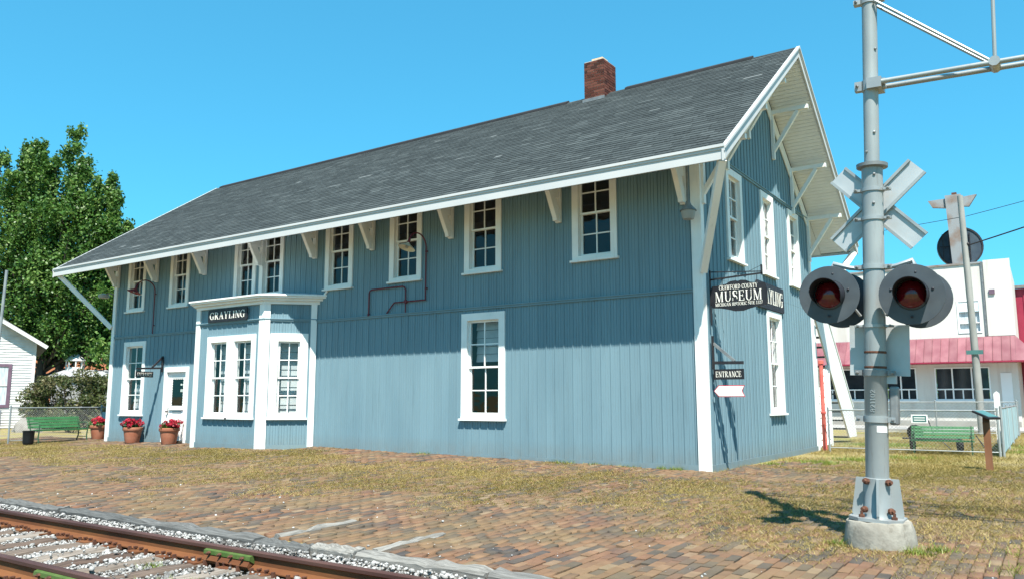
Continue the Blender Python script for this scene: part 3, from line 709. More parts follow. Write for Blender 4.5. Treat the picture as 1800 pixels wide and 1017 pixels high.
def density(x, y):
    n1 = smooth_noise(x + 40, y + 40, 1.1, 3); n2 = smooth_noise(x + 40, y + 40, .35, 4); n3 = smooth_noise(x + 40, y + 40, 2.6, 5)
    nn = .42 * n1 + .28 * n2 + .30 * n3
    # worn strip by the track and by the wall stays bare; the middle is overgrown
    band = np.interp(y, [-8.1, -6.6, -5.4, -4.3, -2.6, -1.5, -0.8, 0], [-.6, -.35, -.10, .12, .18, .08, -.22, -.28])
    left = np.interp(x, [-25, -14, -8, 0, 2.5], [-.06, -.03, .04, .05, .0])
    right = np.where((x > 1.5), np.interp(x, [1.5, 3], [0, 1]) * np.interp(y, [-6.8, -5.8, -4.6, 3, 9], [-.16, .14, .26, .28, .28]) - np.interp(x, [1.5, 3], [0, 1]) * band, 0)
    return np.clip((nn - .5) * 2.3 + (band + left + right) * 2.2 + .36, 0, 1)
N = 1250000
gx_ = rng.uniform(-24, 7.5, N); gy_ = rng.uniform(-7.6, 4.0, N)
kp = rng.random(N) < density(gx_, gy_) * np.clip(1.0, 0, 1)
gx_, gy_ = gx_[kp], gy_[kp]
ok = ~((gx_ > -15.1) & (gx_ < -10.3) & (gy_ > -1.0)) & ((gy_ < -.03) | (gx_ > .08))
gx_, gy_ = gx_[ok], gy_[ok]
d_ = np.hypot(gx_ - 5.4, gy_ + 14)
hh = rng.uniform(.010, .034, len(gx_)) * np.where(rng.random(len(gx_)) < .05, rng.uniform(1.6, 3.0, len(gx_)), 1); ww = rng.uniform(.0022, .005, len(gx_)) * np.interp(d_, [8, 25], [1, 1.8])
Vb, Fb = blades(gx_, gy_, gz(gx_, gy_) - .004, hh, ww, 1.3)
gr = raw_mesh('dry_grass', Vb, Fb, np.clip(rng.normal(.5, .25, len(gx_)) + (smooth_noise(gx_ + 40, gy_ + 40, 1.7, 9) - .5) * .7, 0, 1), 'grass_dry')
tag(gr, 'dry yellow grass growing between the platform bricks', 'grass', kind='stuff')
N = 330000
gx_ = rng.uniform(-0.5, 13, N); gy_ = rng.uniform(0, 26, N)
kp = (gx_ > 0.08 - (gy_ > 8.2) * 6) & (rng.random(N) < np.clip(.35 + 1.2 * (smooth_noise(gx_ + 40, gy_ + 40, 1.3, 11) - .35), 0.05, 1)) & (gx_ < 6 + gy_ * .1)
gx_, gy_ = gx_[kp], gy_[kp]
Vb, Fb = blades(gx_, gy_, gz(gx_, gy_) - .034, rng.uniform(.03, .075, len(gx_)), rng.uniform(.003, .007, len(gx_)), 1.1)
g2 = raw_mesh('yard_grass', Vb, Fb, np.clip(rng.normal(.45, .22, len(gx_)) - (smooth_noise(gx_ + 40, gy_ + 40, 2.2, 12) - .5) * .8, 0, 1), 'grass_dry')
tag(g2, 'thin straw coloured grass of the yard right of the depot', 'grass', kind='stuff')
# green tufts
tuft = [(-0.55, -0.12, .16, 260), (-0.85, -0.1, .12, 120), (4.15, -5.62, .12, 240), (4.3, -5.4, .14, 200), (3.42, -5.5, .10, 120), (-3.0, -.12, .3, 160), (-6.6, -.1, .3, 140), (-2.2, -.1, .25, 110), (-1.5, -.12, .3, 100), (1.1, 3.2, .5, 800), (1.6, 4.6, .6, 700), (0.5, 2.2, .25, 300), (2.3, 5.8, .7, 700), (5.2, -5.2, .4, 300), (5.0, -6.0, .3, 160),
        (-1.25, -9.5, .2, 110), (-1.5, -9.7, .2, 90), (-2.3, -9.25, .15, 60), (1.0, 11.2, 1.2, 2500), (5.0, 9.5, 1.0, 1600), (5.2, 12.0, 1.4, 2500)]
Vs = []; c0 = 0; xs = []; ys = []; zs = []
for x, y, r, n in tuft:
    xs.append(rng.normal(x, r * .5, n)); ys.append(rng.normal(y, r * .35, n)); zs.append(np.full(n, TRACK_Z + .02 if y < -8.3 else -99.))
xs = np.concatenate(xs); ys = np.concatenate(ys); zs = np.concatenate(zs); ys = np.where((xs < 0) & (ys > -.02) & (ys < 7.9), -.03, ys)
zs = np.where(zs < -50, gz(xs, ys) - .02, zs)
Vb, Fb = blades(xs, ys, zs, rng.uniform(.03, .10, len(xs)), rng.uniform(.003, .006, len(xs)), .7)
g3 = raw_mesh('green_tufts', Vb, Fb, rng.random(len(xs)), 'grass_green'); tag(g3, 'bright green grass tufts at walls, footing and track', 'grass', kind='stuff')

# ================================================================== DEPOT
L_, W_, ZB, ZE, SL = 20.1, 7.911, 3.29, 5.52, 0.713
EV, RK = 1.316, 0.97
RIDGE_Y = W_ / 2
RIDGE_Z = ZE + SL * (RIDGE_Y + EV)
depot = thing('depot_building', 'long two storey blue-grey wooden depot with dark shingled gable roof', 'building')
Tf = lambda u, v, w: (u, -w, v)                      # front wall: u = x, v = z, w outwards
Ts = lambda u, v, w: (w, u, v)                       # right gable wall: u = y
BY = 0.92; BX0, BX1 = -14.12, -11.30
Tb = lambda u, v, w: (u, -BY - w, v)                 # bay front
q2 = math.sqrt(.5)
Tbr = lambda u, v, w: (BX1 + u * q2 + w * q2, -BY + u * q2 - w * q2, v)      # bay right face, u from 0
Tbl = lambda u, v, w: (BX0 - BY + u * q2 - w * q2, -u * q2 - w * q2, v)      # bay left face
BS = BY / q2

def sash_window(T, u0, u1, v0, v1, lab=None, cw=0.145, blind=None, vis=True):
    """double-hung window: casing, sill, two sashes of four panes"""
    mb = MB(T)
    mb.box(u0, u0 + cw, v0 + .045, v1 - cw, -.03, .035); mb.box(u1 - cw, u1, v0 + .045, v1 - cw, -.03, .035)
    mb.box(u0, u1, v1 - cw, v1, -.03, .037)
    mb.box(u0 + cw, u1 - cw, v0 + .045, v0 + .125, -.03, .033)
    a0, a1, b0, b1 = u0 + cw, u1 - cw, v0 + .125, v1 - cw
    mb.box(a0 - .02, a0 + .004, b0, b1, -.16, -.031); mb.box(a1 - .004, a1 + .02, b0, b1, -.16, -.031)
    mb.box(a0 - .02, a1 + .02, b1 - .004, b1 + .02, -.16, -.031); mb.box(a0 - .02, a1 + .02, b0 - .02, b0 + .004, -.16, -.031)
    win = mb.build('window', 'trim', depot)
    if lab: win['label'] = lab
    s = MB(T); s.box(u0 - .035, u1 + .035, v0, v0 + .043, -.02, .085); s.build('sill', 'trim', win)
    mid = (b0 + b1) / 2
    for (c0, c1, w) in ((mid - .02, b1 - .004, -.075), (b0 + .004, mid + .02, -.115)):
        s = MB(T); st = .042; e0, e1 = a0 + .006, a1 - .006
        s.box(e0, e0 + st, c0, c1, w, w + .034); s.box(e1 - st, e1, c0, c1, w, w + .034)
        s.box(e0 + st, e1 - st, c1 - st, c1, w, w + .033); s.box(e0 + st, e1 - st, c0, c0 + st, w, w + .033)
        um = (e0 + e1) / 2; vm = (c0 + c1) / 2; h = .0125
        s.box(um - h, um + h, c0 + st, c1 - st, w + .006, w + .031); s.box(e0 + st, um - h, vm - h, vm + h, w + .006, w + .030); s.box(um + h, e1 - st, vm - h, vm + h, w + .006, w + .030)
        s.build('sash', 'trim', win)
        for (p0, p1) in ((e0 + st, um - h), (um + h, e1 - st)):
            for (r0, r1) in ((c0 + st, vm - h), (vm + h, c1 - st)):
                g = MB(T); j = random.gauss(0, .0015)
                g.hexa([(p0, r0, w + .012 + j), (p1, r0, w + .012), (p1, r1, w + .012), (p0, r1, w + .012), (p0, r0, w + .016 + j), (p1, r0, w + .016), (p1, r1, w + .016), (p0, r1, w + .016)])
                g.build('pane', 'pane_glass', win)
    if blind:
        lo = b0 + (b1 - b0) * blind[0]; hi = b0 + (b1 - b0) * blind[1]; n = blind[2]
        for k in range(n):
            z0 = lo + (hi - lo) * k / n; z1 = lo + (hi - lo) * (k + 1) / n
            g = MB(T); off = -.30 - .012 * (k % 2)
            g.hexa([(a0 + .02, z0 + .004, off), (a1 - .02, z0 + .004, off), (a1 - .02, z1 - .003, off - .03), (a0 + .02, z1 - .003, off - .03), (a0 + .02, z0 + .004, off + .006), (a1 - .02, z0 + .004, off + .006), (a1 - .02, z1 - .003, off - .024), (a0 + .02, z1 - .003, off - .024)])
            g.build('blind_slat', 'blind', win)
    return (u0 + .06, u1 - .06, v0 + .02, v1 - .06)

UV0, UV1 = 4.05, 6.10
front_up = [(-19.36, -18.36), (-17.02, -16.04), (-13.88, -12.92), (-12.76, -11.76), (-10.12, -9.12), (-7.86, -6.84), (-5.56, -4.54), (-2.74, -1.71)]
holes_up = [sash_window(Tf, a_, b_, UV0, UV1) for a_, b_ in front_up]
holes_lo = [sash_window(Tf, -19.34, -18.12, .80, 3.12, blind=(.02, .42, 3)), sash_window(Tf, -5.62, -4.44, .83, 3.18, cw=.16, blind=(.56, .99, 5))]
holes_b = [sash_window(Tb, -13.62, -12.62, .79, 2.97, cw=.16, blind=(.02, .96, 7)), sash_window(Tb, -12.62, -11.60, .79, 2.97, cw=.16, blind=(.02, .96, 7))]
holes_br = [sash_window(Tbr, .16, 1.10, .79, 2.97, cw=.2, blind=(.01, .98, 8))]
holes_bl = [sash_window(Tbl, .2, 1.10, .79, 2.97, cw=.2)]
holes_s = [sash_window(Ts, 1.48, 2.46, 4.06, 6.02), sash_window(Ts, 3.76, 4.72, 4.06, 6.02), sash_window(Ts, 5.94, 6.90, 4.06, 6.02)]
holes_sl = [sash_window(Ts, 3.86, 4.98, .93, 3.28, blind=(.5, .98, 5))]
DOOR = (-17.02, -15.78, .05, 2.27)
holes_lo.append((DOOR[0] + .05, DOOR[1] - .05, -.2, DOOR[3] - .05))

# ribbed vertical siding boards, cut round the openings
PITCH_B = 0.2135
def board_profile(t):
    pts = [(0, .002), (.025, .015), (.115, .017), (.14, .0), (.41, .0), (.435, -.008), (.46, .0), (.70, .0), (.725, -.008), (.75, .0), (1.0, -.002)]
    return float(np.interp(t, [p[0] for p in pts], [p[1] for p in pts]))
BPTS = [0, .025, .115, .14, .41, .435, .46, .70, .725, .75, 1.0]
all_boards = []          # (priority, mesh builder)
def siding(T, u0, u1, vlo, vhi, holes, prio, org):
    k0 = math.floor((u0 - org) / PITCH_B); u = org + k0 * PITCH_B
    while u < u1 - .002:
        a0, a1 = max(u, u0), min(u + PITCH_B, u1)
        if a1 - a0 > .01:
            tone = random.random()
            cuts = sorted(set([a0, a1] + [u + t * PITCH_B for t in BPTS if a0 < u + t * PITCH_B < a1] + [e for h in holes for e in h[:2] if a0 < e < a1]))
            faces = []
            for c0, c1 in zip(cuts[:-1], cuts[1:]):
                if c1 - c0 < 1e-4: continue
                m_ = (c0 + c1) / 2
                segs = [(None, None)]
                hv = sorted([(h[2], h[3]) for h in holes if h[0] < m_ < h[1]])
                f0, f1 = vlo(c0), vlo(c1); g0, g1 = vhi(c0), vhi(c1)
                spans = []; lo = None
                for (a_, b_) in hv:
                    spans.append((lo, a_)); lo = b_
                spans.append((lo, None))
                d0, d1 = board_profile((c0 - u) / PITCH_B), board_profile((c1 - u) / PITCH_B)
                for si, (s0, s1) in enumerate(spans):
                    z00 = f0 if s0 is None else s0; z01 = f1 if s0 is None else s0
                    z10 = g0 if s1 is None else min(s1, g0); z11 = g1 if s1 is None else min(s1, g1)
                    if z10 - z00 < .005 and z11 - z01 < .005: continue
                    faces.append((si, len(spans), [(c0, z00, d0), (c1, z01, d1), (c1, z11, d1), (c0, z10, d0)]))
            if faces:
                split = min(f[1] for f in faces) > 1            # a window cuts the board right through
                for part in ((0, 1) if split else (0,)):
                    mb = MB(T)
                    for si, ns_, q in faces:
                        if not split or si == part: mb.face(q, tone)
                    if mb.f: all_boards.append((prio(a0), mb))
        u += PITCH_B
const = lambda c: (lambda u: c)
fr = lambda x: 20 + x
siding(Tf, -L_ + .0, -15.0, const(-.08), const(ZB - .03), holes_lo, lambda x: 20 + x, 0)
siding(Tf, -10.4, 0, const(-.08), const(ZB - .03), holes_lo, lambda x: 20 + x, 0)
siding(Tf, -L_, 0, const(ZB + .03), const(6.30), holes_up, lambda x: 17 + x, 0)
gtop = lambda u: 5.22 + SL * (min(u, W_ - u) + EV)
siding(Ts, 0, W_, const(-.08), const(3.60), holes_sl, lambda y: 20 - y, 0)
siding(Ts, 0, W_, const(3.603), lambda u: min(6.06, gtop(u)), holes_s, lambda y: 19 - y, 0)
siding(Ts, 0, W_, const(6.12), lambda u: max(6.121, gtop(u)), [], lambda y: 16 - y, 0)
siding(Tb, BX0, BX1, const(0), const(ZB), holes_b, lambda x: 18, BX0)
siding(Tb, BX0, BX1, const(ZB + .05), const(3.80), [], lambda x: 12, BX0)
siding(Tbr, 0, BS, const(0), const(ZB), holes_br, lambda x: 18, 0)
siding(Tbr, 0, BS, const(ZB + .05), const(3.80), [], lambda x: 12, 0)
siding(Tbl, 0, BS, const(0), const(3.80), holes_bl, lambda x: 0, 0)
all_boards.sort(key=lambda q: -q[0])
rest_mb = MB()
for i, (p, mb) in enumerate(all_boards):
    if i < 300: mb.build('siding_board', 'siding', depot, recalc=False)
    else:
        b0 = len(rest_mb.v); Tt = mb.v
        rest_mb.v += mb.v; rest_mb.f += [[q + b0 for q in f] for f in mb.f]; rest_mb.t += mb.t
tag(rest_mb.build('siding_boards', 'siding', depot, recalc=False), kind='stuff')

# backing, rear and left walls, floors
mb = MB()
mb.box(-L_, -.05, W_ - .12, W_, -.3, 6.3); mb.box(-L_, -L_ + .12, .0, W_ - .121, -.3, 6.3)
mb.prism([(-L_, 0, 6.3), (-L_, W_, 6.3), (-L_, W_ / 2, 9.0)], (.12, 0, 0))
mb.build('rear_wall', 'siding', depot)
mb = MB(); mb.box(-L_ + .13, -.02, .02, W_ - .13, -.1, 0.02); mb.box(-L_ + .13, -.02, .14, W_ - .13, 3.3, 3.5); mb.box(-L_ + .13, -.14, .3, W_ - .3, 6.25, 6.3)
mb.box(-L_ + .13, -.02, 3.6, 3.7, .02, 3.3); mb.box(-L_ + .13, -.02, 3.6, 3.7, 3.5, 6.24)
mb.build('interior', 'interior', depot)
# base boards, belt, corner boards
mb = MB(Tf); mb.box(-10.36, -.16, -.10, .10, .018, .032); mb.box(-L_ + .13, -17.03, -.1, .12, .018, .032); mb.box(-15.77, -15.06, -.1, .14, .018, .032); mb.build('base_board', 'siding', depot)
mb = MB(Ts); mb.box(.13, W_ - .13, -.12, .09, .018, .032); mb.build('base_board', 'siding', depot)
mb = MB(Tb); mb.box(BX0 + .02, BX1 - .02, -.05, .17, .018, .03); mb.build('base_board', 'siding', depot)
mb = MB(Tbr); mb.box(.02, BS - .03, -.05, .17, .018, .03); mb.build('base_board', 'siding', depot)
def belt(T, u0, u1, z):
    mb = MB(T); mb.box(u0, u1, z - .035, z + .008, .0, .034); mb.box(u0, u1, z + .0085, z + .03, .0, .055); mb.build('belt_course', 'siding', depot)
belt(Tf, -L_ + .13, -15.05, ZB); belt(Tf, -10.37, -.15, ZB); belt(Ts, .0, W_, 6.09)
belt(Tb, BX0 - .03, BX1 + .03, ZB + .03); belt(Tbr, .0, BS, ZB + .03)
def corner(T, u0, u1, v0, v1, w=.045):
    mb = MB(T); mb.box(u0, u1, v0, v1, -.02, w); mb.build('corner_board', 'trim', depot)
corner(Tf, -.15, .047, -.12, 6.2, .045); corner(Ts, -.0, .12, -.12, 6.2, .0465); corner(Tf, -L_ - .03, -L_ + .13, -.12, 6.2)
corner(Ts, W_ - .12, W_ + .03, -.12, 6.2)
# bay corner boards and cornice
corner(Tb, BX0 - .04, BX0 + .13, .0, 3.80, .04); corner(Tb, BX1 - .17, BX1 + .02, .0, 3.80, .041); corner(Tbr, -.01, .14, .0, 3.80, .04); corner(Tbr, BS - .15, BS + .0, .0, 3.80, .043)
corner(Tbl, BS - .14, BS, .0, 3.8, .04)
def bay_ring(off, z0, z1):
    o = off; t = o * math.tan(math.radians(22.5))
    lo = [(BX0 - BY - o * 1.414, .0, z0), (BX0 - t, -BY - o, z0), (BX1 + t, -BY - o, z0), (BX1 + BY + o * 1.414, .0, z0)]
    return lo, z1 - z0
cor = None
for off, z0, z1 in ((.06, 3.72, 3.80), (.14, 3.802, 3.86), (.22, 3.862, 3.905), (.26, 3.907, 3.95)):
    lo, h = bay_ring(off, z0, z1); mb = MB(); mb.prism(lo, (0, 0, h))
    if cor is None: cor = mb.build('bay_cornice', 'trim', depot)
    else: mb.build('moulding', 'trim', cor)
lo, h = bay_ring(.25, 3.952, 4.0); mb = MB()
hi = [(BX0 - .4, -.01, 4.06), (BX0 + .2, -.25, 4.06), (BX1 - .2, -.25, 4.06), (BX1 + .4, -.01, 4.06)]
A = [mb.pt(p) for p in lo]; B = [mb.pt(p) for p in hi]
for k in range(3): mb.f.append([A[k], A[k + 1], B[k + 1], B[k]]); mb.t.append(.5)
mb.f.append(B); mb.t.append(.5); mb.build('bay_roof', 'soffit', depot)
mb = MB(); mb.tube([(-10.12, -.03, 3.93), (-10.0, -.03, 4.05)], .03, 6); mb.build('flashing', 'trim', depot)

# door
mb = MB(Tf); u0, u1, v0, v1 = DOOR
mb.box(u0, u0 + .14, v0, v1 - .15, -.03, .04); mb.box(u1 - .14, u1, v0, v1 - .15, -.03, .04); mb.box(u0, u1, v1 - .15, v1, -.03, .042)
frm = mb.build('door_frame', 'trim', depot)
d0, d1 = u0 + .145, u1 - .145; g0, g1 = d0 + .17, d1 - .17; gl0, gl1 = 1.12, 1.94
mb = MB(Tf)
mb.box(d0, g0, v0 + .05, v1 - .155, -.07, -.03); mb.box(g1, d1, v0 + .05, v1 - .155, -.07, -.03); mb.box(g0, g1, gl1, v1 - .155, -.07, -.031); mb.box(g0, g1, v0 + .05, gl0, -.07, -.031)
door = mb.build('door', 'trim', depot); door['label'] = 'white wooden door with a scalloped glass pane'
g = MB(Tf); g.box(g0, g1, gl0, gl1, -.056, -.052); g.build('pane', 'pane_glass', door)
sc = MB(Tf); n = 11
for k in range(n):
    v = gl0 + (gl1 - gl0) * (k + .5) / n; r = (gl1 - gl0) / n / 2
    for s, uu in ((1, g0), (-1, g1)):
        sc.prism([(uu, v - r, -.05)] + [(uu + s * r * math.cos(a) * .9, v + r * math.sin(a), -.05) for a in np.linspace(-1.3, 1.3, 5)] + [(uu, v + r, -.05)], (0, 0, .012))
for k in range(6):
    u = g0 + (g1 - g0) * (k + .5) / 6; r = (g1 - g0) / 12
    sc.prism([(u - r, gl1, -.0495)] + [(u + r * math.sin(a), gl1 - r * math.cos(a) * .8, -.0495) for a in np.linspace(-1.3, 1.3, 5)] + [(u + r, gl1, -.0495)], (0, 0, .0125))
sc.build('scalloped_trim', 'trim', door)
mb = MB(Tf); mb.box(g0 - .04, g1 + .05, 1.0, 1.03, -.03, .01); mb.build('shelf_moulding', 'trim', door)
mb = MB(Tf); mb.box(g0 + .12, g1 - .05, .92, .97, -.03, -.018); mb.build('mail_slot', 'galv', door)
mb = MB(Tf); mb.lathe([(.012, 0), (.012, .04), (.028, .05), (.03, .07), (.015, .085)], 10, (d0 + .06, .95, -.03), (0, 0, 1)); mb.box(d0 + .045, d0 + .075, .86, 1.06, -.03, -.02); mb.build('handle', 'iron_black', door, smooth=True)
for (uu, vv, ww, hh) in ((g1 - .2, 1.72, .07, .05), (g1 - .1, 1.72, .06, .05), (g1 - .19, 1.53, .06, .08), (g1 - .10, 1.53, .07, .08)):
    mb = MB(Tf); mb.box(uu, uu + ww, vv, vv + hh, -.064, -.061); mb.build('notice', 'letter', door)

# eave brackets along the front
bm_ = MB()
bm_.box(-.06, .06, -.085, -.018, 4.93, 6.12)
top = lambda y: 5.235 + SL * (y + EV)
bm_.hexa([(-.055, -.74, top(-.74) - .13), (.055, -.74, top(-.74) - .13), (.055, -.086, top(-.086) - .13), (-.055, -.086, top(-.086) - .13), (-.055, -.74, top(-.74)), (.055, -.74, top(-.74)), (.055, -.086, top(-.086)), (-.055, -.086, top(-.086))])
# shaped brace, solid to the post but for a slot
ed = [(-.20, 4.95), (-.215, 5.02), (-.30, 5.16), (-.40, 5.34), (-.49, 5.50), (-.58, 5.575), (-.74, 5.60)]
inn = [(-.087, 4.95), (-.087, 5.05), (-.13, 5.20), (-.20, 5.36), (-.29, 5.55), (-.40, 5.70), (-.74, 5.69)]
for k in range(len(ed) - 1):
    (a1_, b1_), (a2_, b2_), (c1_, d1_), (c2_, d2_) = ed[k], ed[k + 1], inn[k], inn[k + 1]
    bm_.hexa([(-.05, a1_, b1_), (.05, a1_, b1_), (.05, a2_, b2_), (-.05, a2_, b2_), (-.05, c1_, d1_), (.05, c1_, d1_), (.05, c2_, d2_), (-.05, c2_, d2_)])
bm_.prism([(-.03, -.087, 5.05), (-.03, -.135, 5.22), (-.03, -.16, 5.28), (-.03, -.087, 5.28)], (.06, 0, 0))
bm_.prism([(-.03, -.087, 5.46), (-.03, -.25, 5.46), (-.03, -.40, 5.70), (-.03, -.42, 5.76), (-.03, -.087, 5.9)], (.06, 0, 0))
bme = bm_.mesh('eave_bracket'); bme.materials.append(MATS['trim'])
for x in (-19.93, -17.72, -15.24, -12.65, -10.49, -8.42, -5.93, -3.05, -.28):
    o = bpy.data.objects.new('eave_bracket', bme); COL.objects.link(o); o.parent = depot; o.location = (x, 0, 0)
# gable brackets
for y in (.10, 1.52, 3.02, W_ - 3.02, W_ - 1.52, W_ - .10):
    zt = 5.20 + SL * (min(y, W_ - y) + EV) - .06
    b = MB(); b.box(.02, .09, y - .055, y + .055, zt - 1.22, zt - .01); br = b.build('gable_bracket', 'trim', depot)
    b = MB(); b.box(.091, RK - .06, y - .05, y + .05, zt - .11, zt - .012); b.build('lookout', 'trim', br)
    b = MB(); b.beam((.06, y, zt - 1.02), (RK - .30, y, zt - .12), .085, .085, (0, 1, 0)); b.build('brace', 'trim', br)
# corner struts
for p, q in (((.06, -.05, 3.62), (RK - .06, -EV + .08, 5.30)), ((.06, W_ + .05, 3.62), (RK - .06, W_ + EV - .08, 5.30)), ((-L_ - .04, -.05, 3.62), (-L_ - 1.30, -EV + .1, 5.32))):
    b = MB(); b.beam(p, q, .13, .13); b.build('corner_strut', 'trim', depot)

# roof: deck, fascias, soffit planks, ridge vent, shingles
XL_E, XL_R, XR = -L_ - 1.43, -20.66, RK
mb = MB()
def slope_pt(x, y, dz=0): return (x, y, ZE + SL * ((y if y <= RIDGE_Y else W_ - y) + EV) + dz)
for s in (0, 1):
    ye = -EV if s == 0 else W_ + EV
    tp = [slope_pt(XL_E, ye, -.02), slope_pt(XR, ye, -.02), slope_pt(XR, RIDGE_Y, -.02), slope_pt(XL_R, RIDGE_Y, -.02)]
    bt = [(p[0], p[1], p[2] - .17) for p in tp]
    mb.hexa(bt + tp, .45)
roof = mb.build('roof', 'shingle', depot)
mb = MB()
for s_ in (0, 1):
    ye = -EV + .02 if s_ == 0 else W_ + EV - .02; yw = .0 if s_ == 0 else W_
    q4 = [slope_pt(XL_E + .1, ye, -.215), slope_pt(.02, ye, -.215), slope_pt(.02, yw, -.215), slope_pt(XL_E + .25, yw, -.215)]
    mb.hexa(q4 + [(p[0], p[1], p[2] + .022) for p in q4])
q4 = [slope_pt(XL_E + .26, 0, -.2155), slope_pt(-L_ + .1, 0, -.2155), slope_pt(-L_ + .1, RIDGE_Y, -.2155), slope_pt(XL_R + .02, RIDGE_Y, -.2155)]
mb.hexa(q4 + [(p[0], p[1], p[2] + .022) for p in q4])
mb.build('soffit', 'soffit', roof)
def fascia(p, q, inward, name, hs=((.0, .10, .035), (-.1005, -.25, .02))):
    p, q, iv = Vector(p), Vector(q), Vector(inward)
    root = None
    for (z1, z0, th) in ((.015, -.035, .055), (-.0355, -.08, .035), (-.0805, -.245, .018)):
        b = MB(); o_ = iv * -th
        b.hexa([p + iv * .02 + Vector((0, 0, z0)), q + iv * .02 + Vector((0, 0, z0)), q + o_ + Vector((0, 0, z0)), p + o_ + Vector((0, 0, z0)), p + iv * .02 + Vector((0, 0, z1)), q + iv * .02 + Vector((0, 0, z1)), q + o_ + Vector((0, 0, z1)), p + o_ + Vector((0, 0, z1))])
        b.build(name, 'fascia', roof)
fascia((XL_E, -EV, ZE), (XR + .03, -EV, ZE), (0, 1, 0), 'eave_fascia')
fascia((XL_E, W_ + EV, ZE), (XR + .03, W_ + EV, ZE), (0, -1, 0), 'eave_fascia')
for ye in (-EV - .04, W_ + EV + .04):
    fascia((XR, ye, ZE - .03 ), (XR, RIDGE_Y, RIDGE_Z), (-1, 0, 0), 'rake_fascia')
    fascia((XL_E, ye, ZE - .03), (XL_R, RIDGE_Y, RIDGE_Z), (1, 0, 0), 'rake_fascia')
# frieze boards on the gable wall under the soffit
for s in (0, 1):
    y0 = 0.0 if s == 0 else W_
    b = MB(); z0 = 5.20 + SL * EV; zr = 5.20 + SL * (RIDGE_Y + EV)
    b.prism([(.02, y0, z0 - .36), (.02, RIDGE_Y, zr - .36), (.02, RIDGE_Y, zr), (.02, y0, z0)], (.022 + s * .001, 0, 0)); b.build('rake_frieze', 'trim', depot)
pw = 0.105; sl_len = math.hypot(1, SL); cosr, sinr = 1 / sl_len, SL / sl_len
pk = MB(); pk.box(.03, RK - .03, 0.004, pw - .004, -.018, 0); pkm = pk.mesh('soffit_plank'); pkm.materials.append(MATS['soffit'])
npk = int((RIDGE_Y + EV - .1) * sl_len / pw)
for s in (0, 1):
    for k in range(npk):
        d = .06 + k * pw; y = -EV + d * cosr; z = ZE - .193 + SL * (y + EV) - .0
        o = bpy.data.objects.new('soffit_plank', pkm); COL.objects.link(o); o.parent = roof
        if s == 0: o.location = (0, y, z); o.rotation_euler = (math.atan(SL), 0, 0)
        else: o.location = (RK, W_ - y, z); o.rotation_euler = (math.atan(SL), 0, math.pi)
for (a_, b_) in ((-20.3, -5.1), (-3.35, -.05)):
    b = MB(); b.prism([(a_, RIDGE_Y - .14, RIDGE_Z - .09 + .0), (a_, RIDGE_Y - .14, RIDGE_Z - .03), (a_, RIDGE_Y, RIDGE_Z + .055), (a_, RIDGE_Y + .14, RIDGE_Z - .03), (a_, RIDGE_Y + .14, RIDGE_Z - .09)], (b_ - a_, 0, 0)); b.build('ridge_vent', 'ridge_dark', roof)
# shingles on the trackside slope
sl_n = Vector((0, -sinr, cosr)); sl_u = Vector((0, cosr, sinr))
tot = (RIDGE_Y + EV) * sl_len
rows = 45; ex = tot / rows
SH = []
for r_ in range(rows):
    d0 = r_ * ex; xl = XL_E + (XL_R - XL_E) * d0 / tot
    x = xl - random.random() * .3; rt = random.gauss(0, .06)
    while x < XR + .03:
        w = random.choice((.2, .28, .34, .34, .42, .5)); x1 = min(x + w, XR + .03); x0 = max(x, xl)
        if x1 - x0 > .03: SH.append((x0, x1, d0, min(1, max(0, random.betavariate(2, 2.6) * .95 + rt + (.28 if random.random() < .022 else 0)))))
        x = x1
rt_org = Vector((0, -EV, ZE))
def shingle_pts(x0, x1, d0):
    th = .009 + random.random() * .005
    A = rt_org + sl_u * (d0 - .012); B = rt_org + sl_u * (d0 + ex + .01)
    lo = A + sl_n * -.004; hi = A + sl_n * th; bk = B + sl_n * .0005
    g = .004
    return [(x0 + g, *lo[1:]), (x1 - g, *lo[1:]), (x1 - g, *hi[1:]), (x0 + g, *hi[1:]), (x0 + g, *bk[1:]), (x1 - g, *bk[1:])]
SFC = [(0, 1, 2, 3), (3, 2, 5, 4), (0, 3, 4), (1, 5, 2)]
SH.sort(key=lambda s: (s[2] * .9 + (XR - s[0]) * .55))
rb = MB()
for i, (x0, x1, d0, tn_) in enumerate(SH):
    p6 = shingle_pts(x0, x1, d0)
    if i < 300:
        b = MB(); idx = [b.pt(p) for p in p6]
        for f in SFC: b.f.append([idx[q] for q in f]); b.t.append(tn_)
        b.build('shingle', 'shingle', roof, recalc=False)
    else:
        idx = [rb.pt(p) for p in p6]
        for f in SFC: rb.f.append([idx[q] for q in f]); rb.t.append(tn_)
tag(rb.build('shingles', 'shingle', roof, recalc=False), kind='stuff')

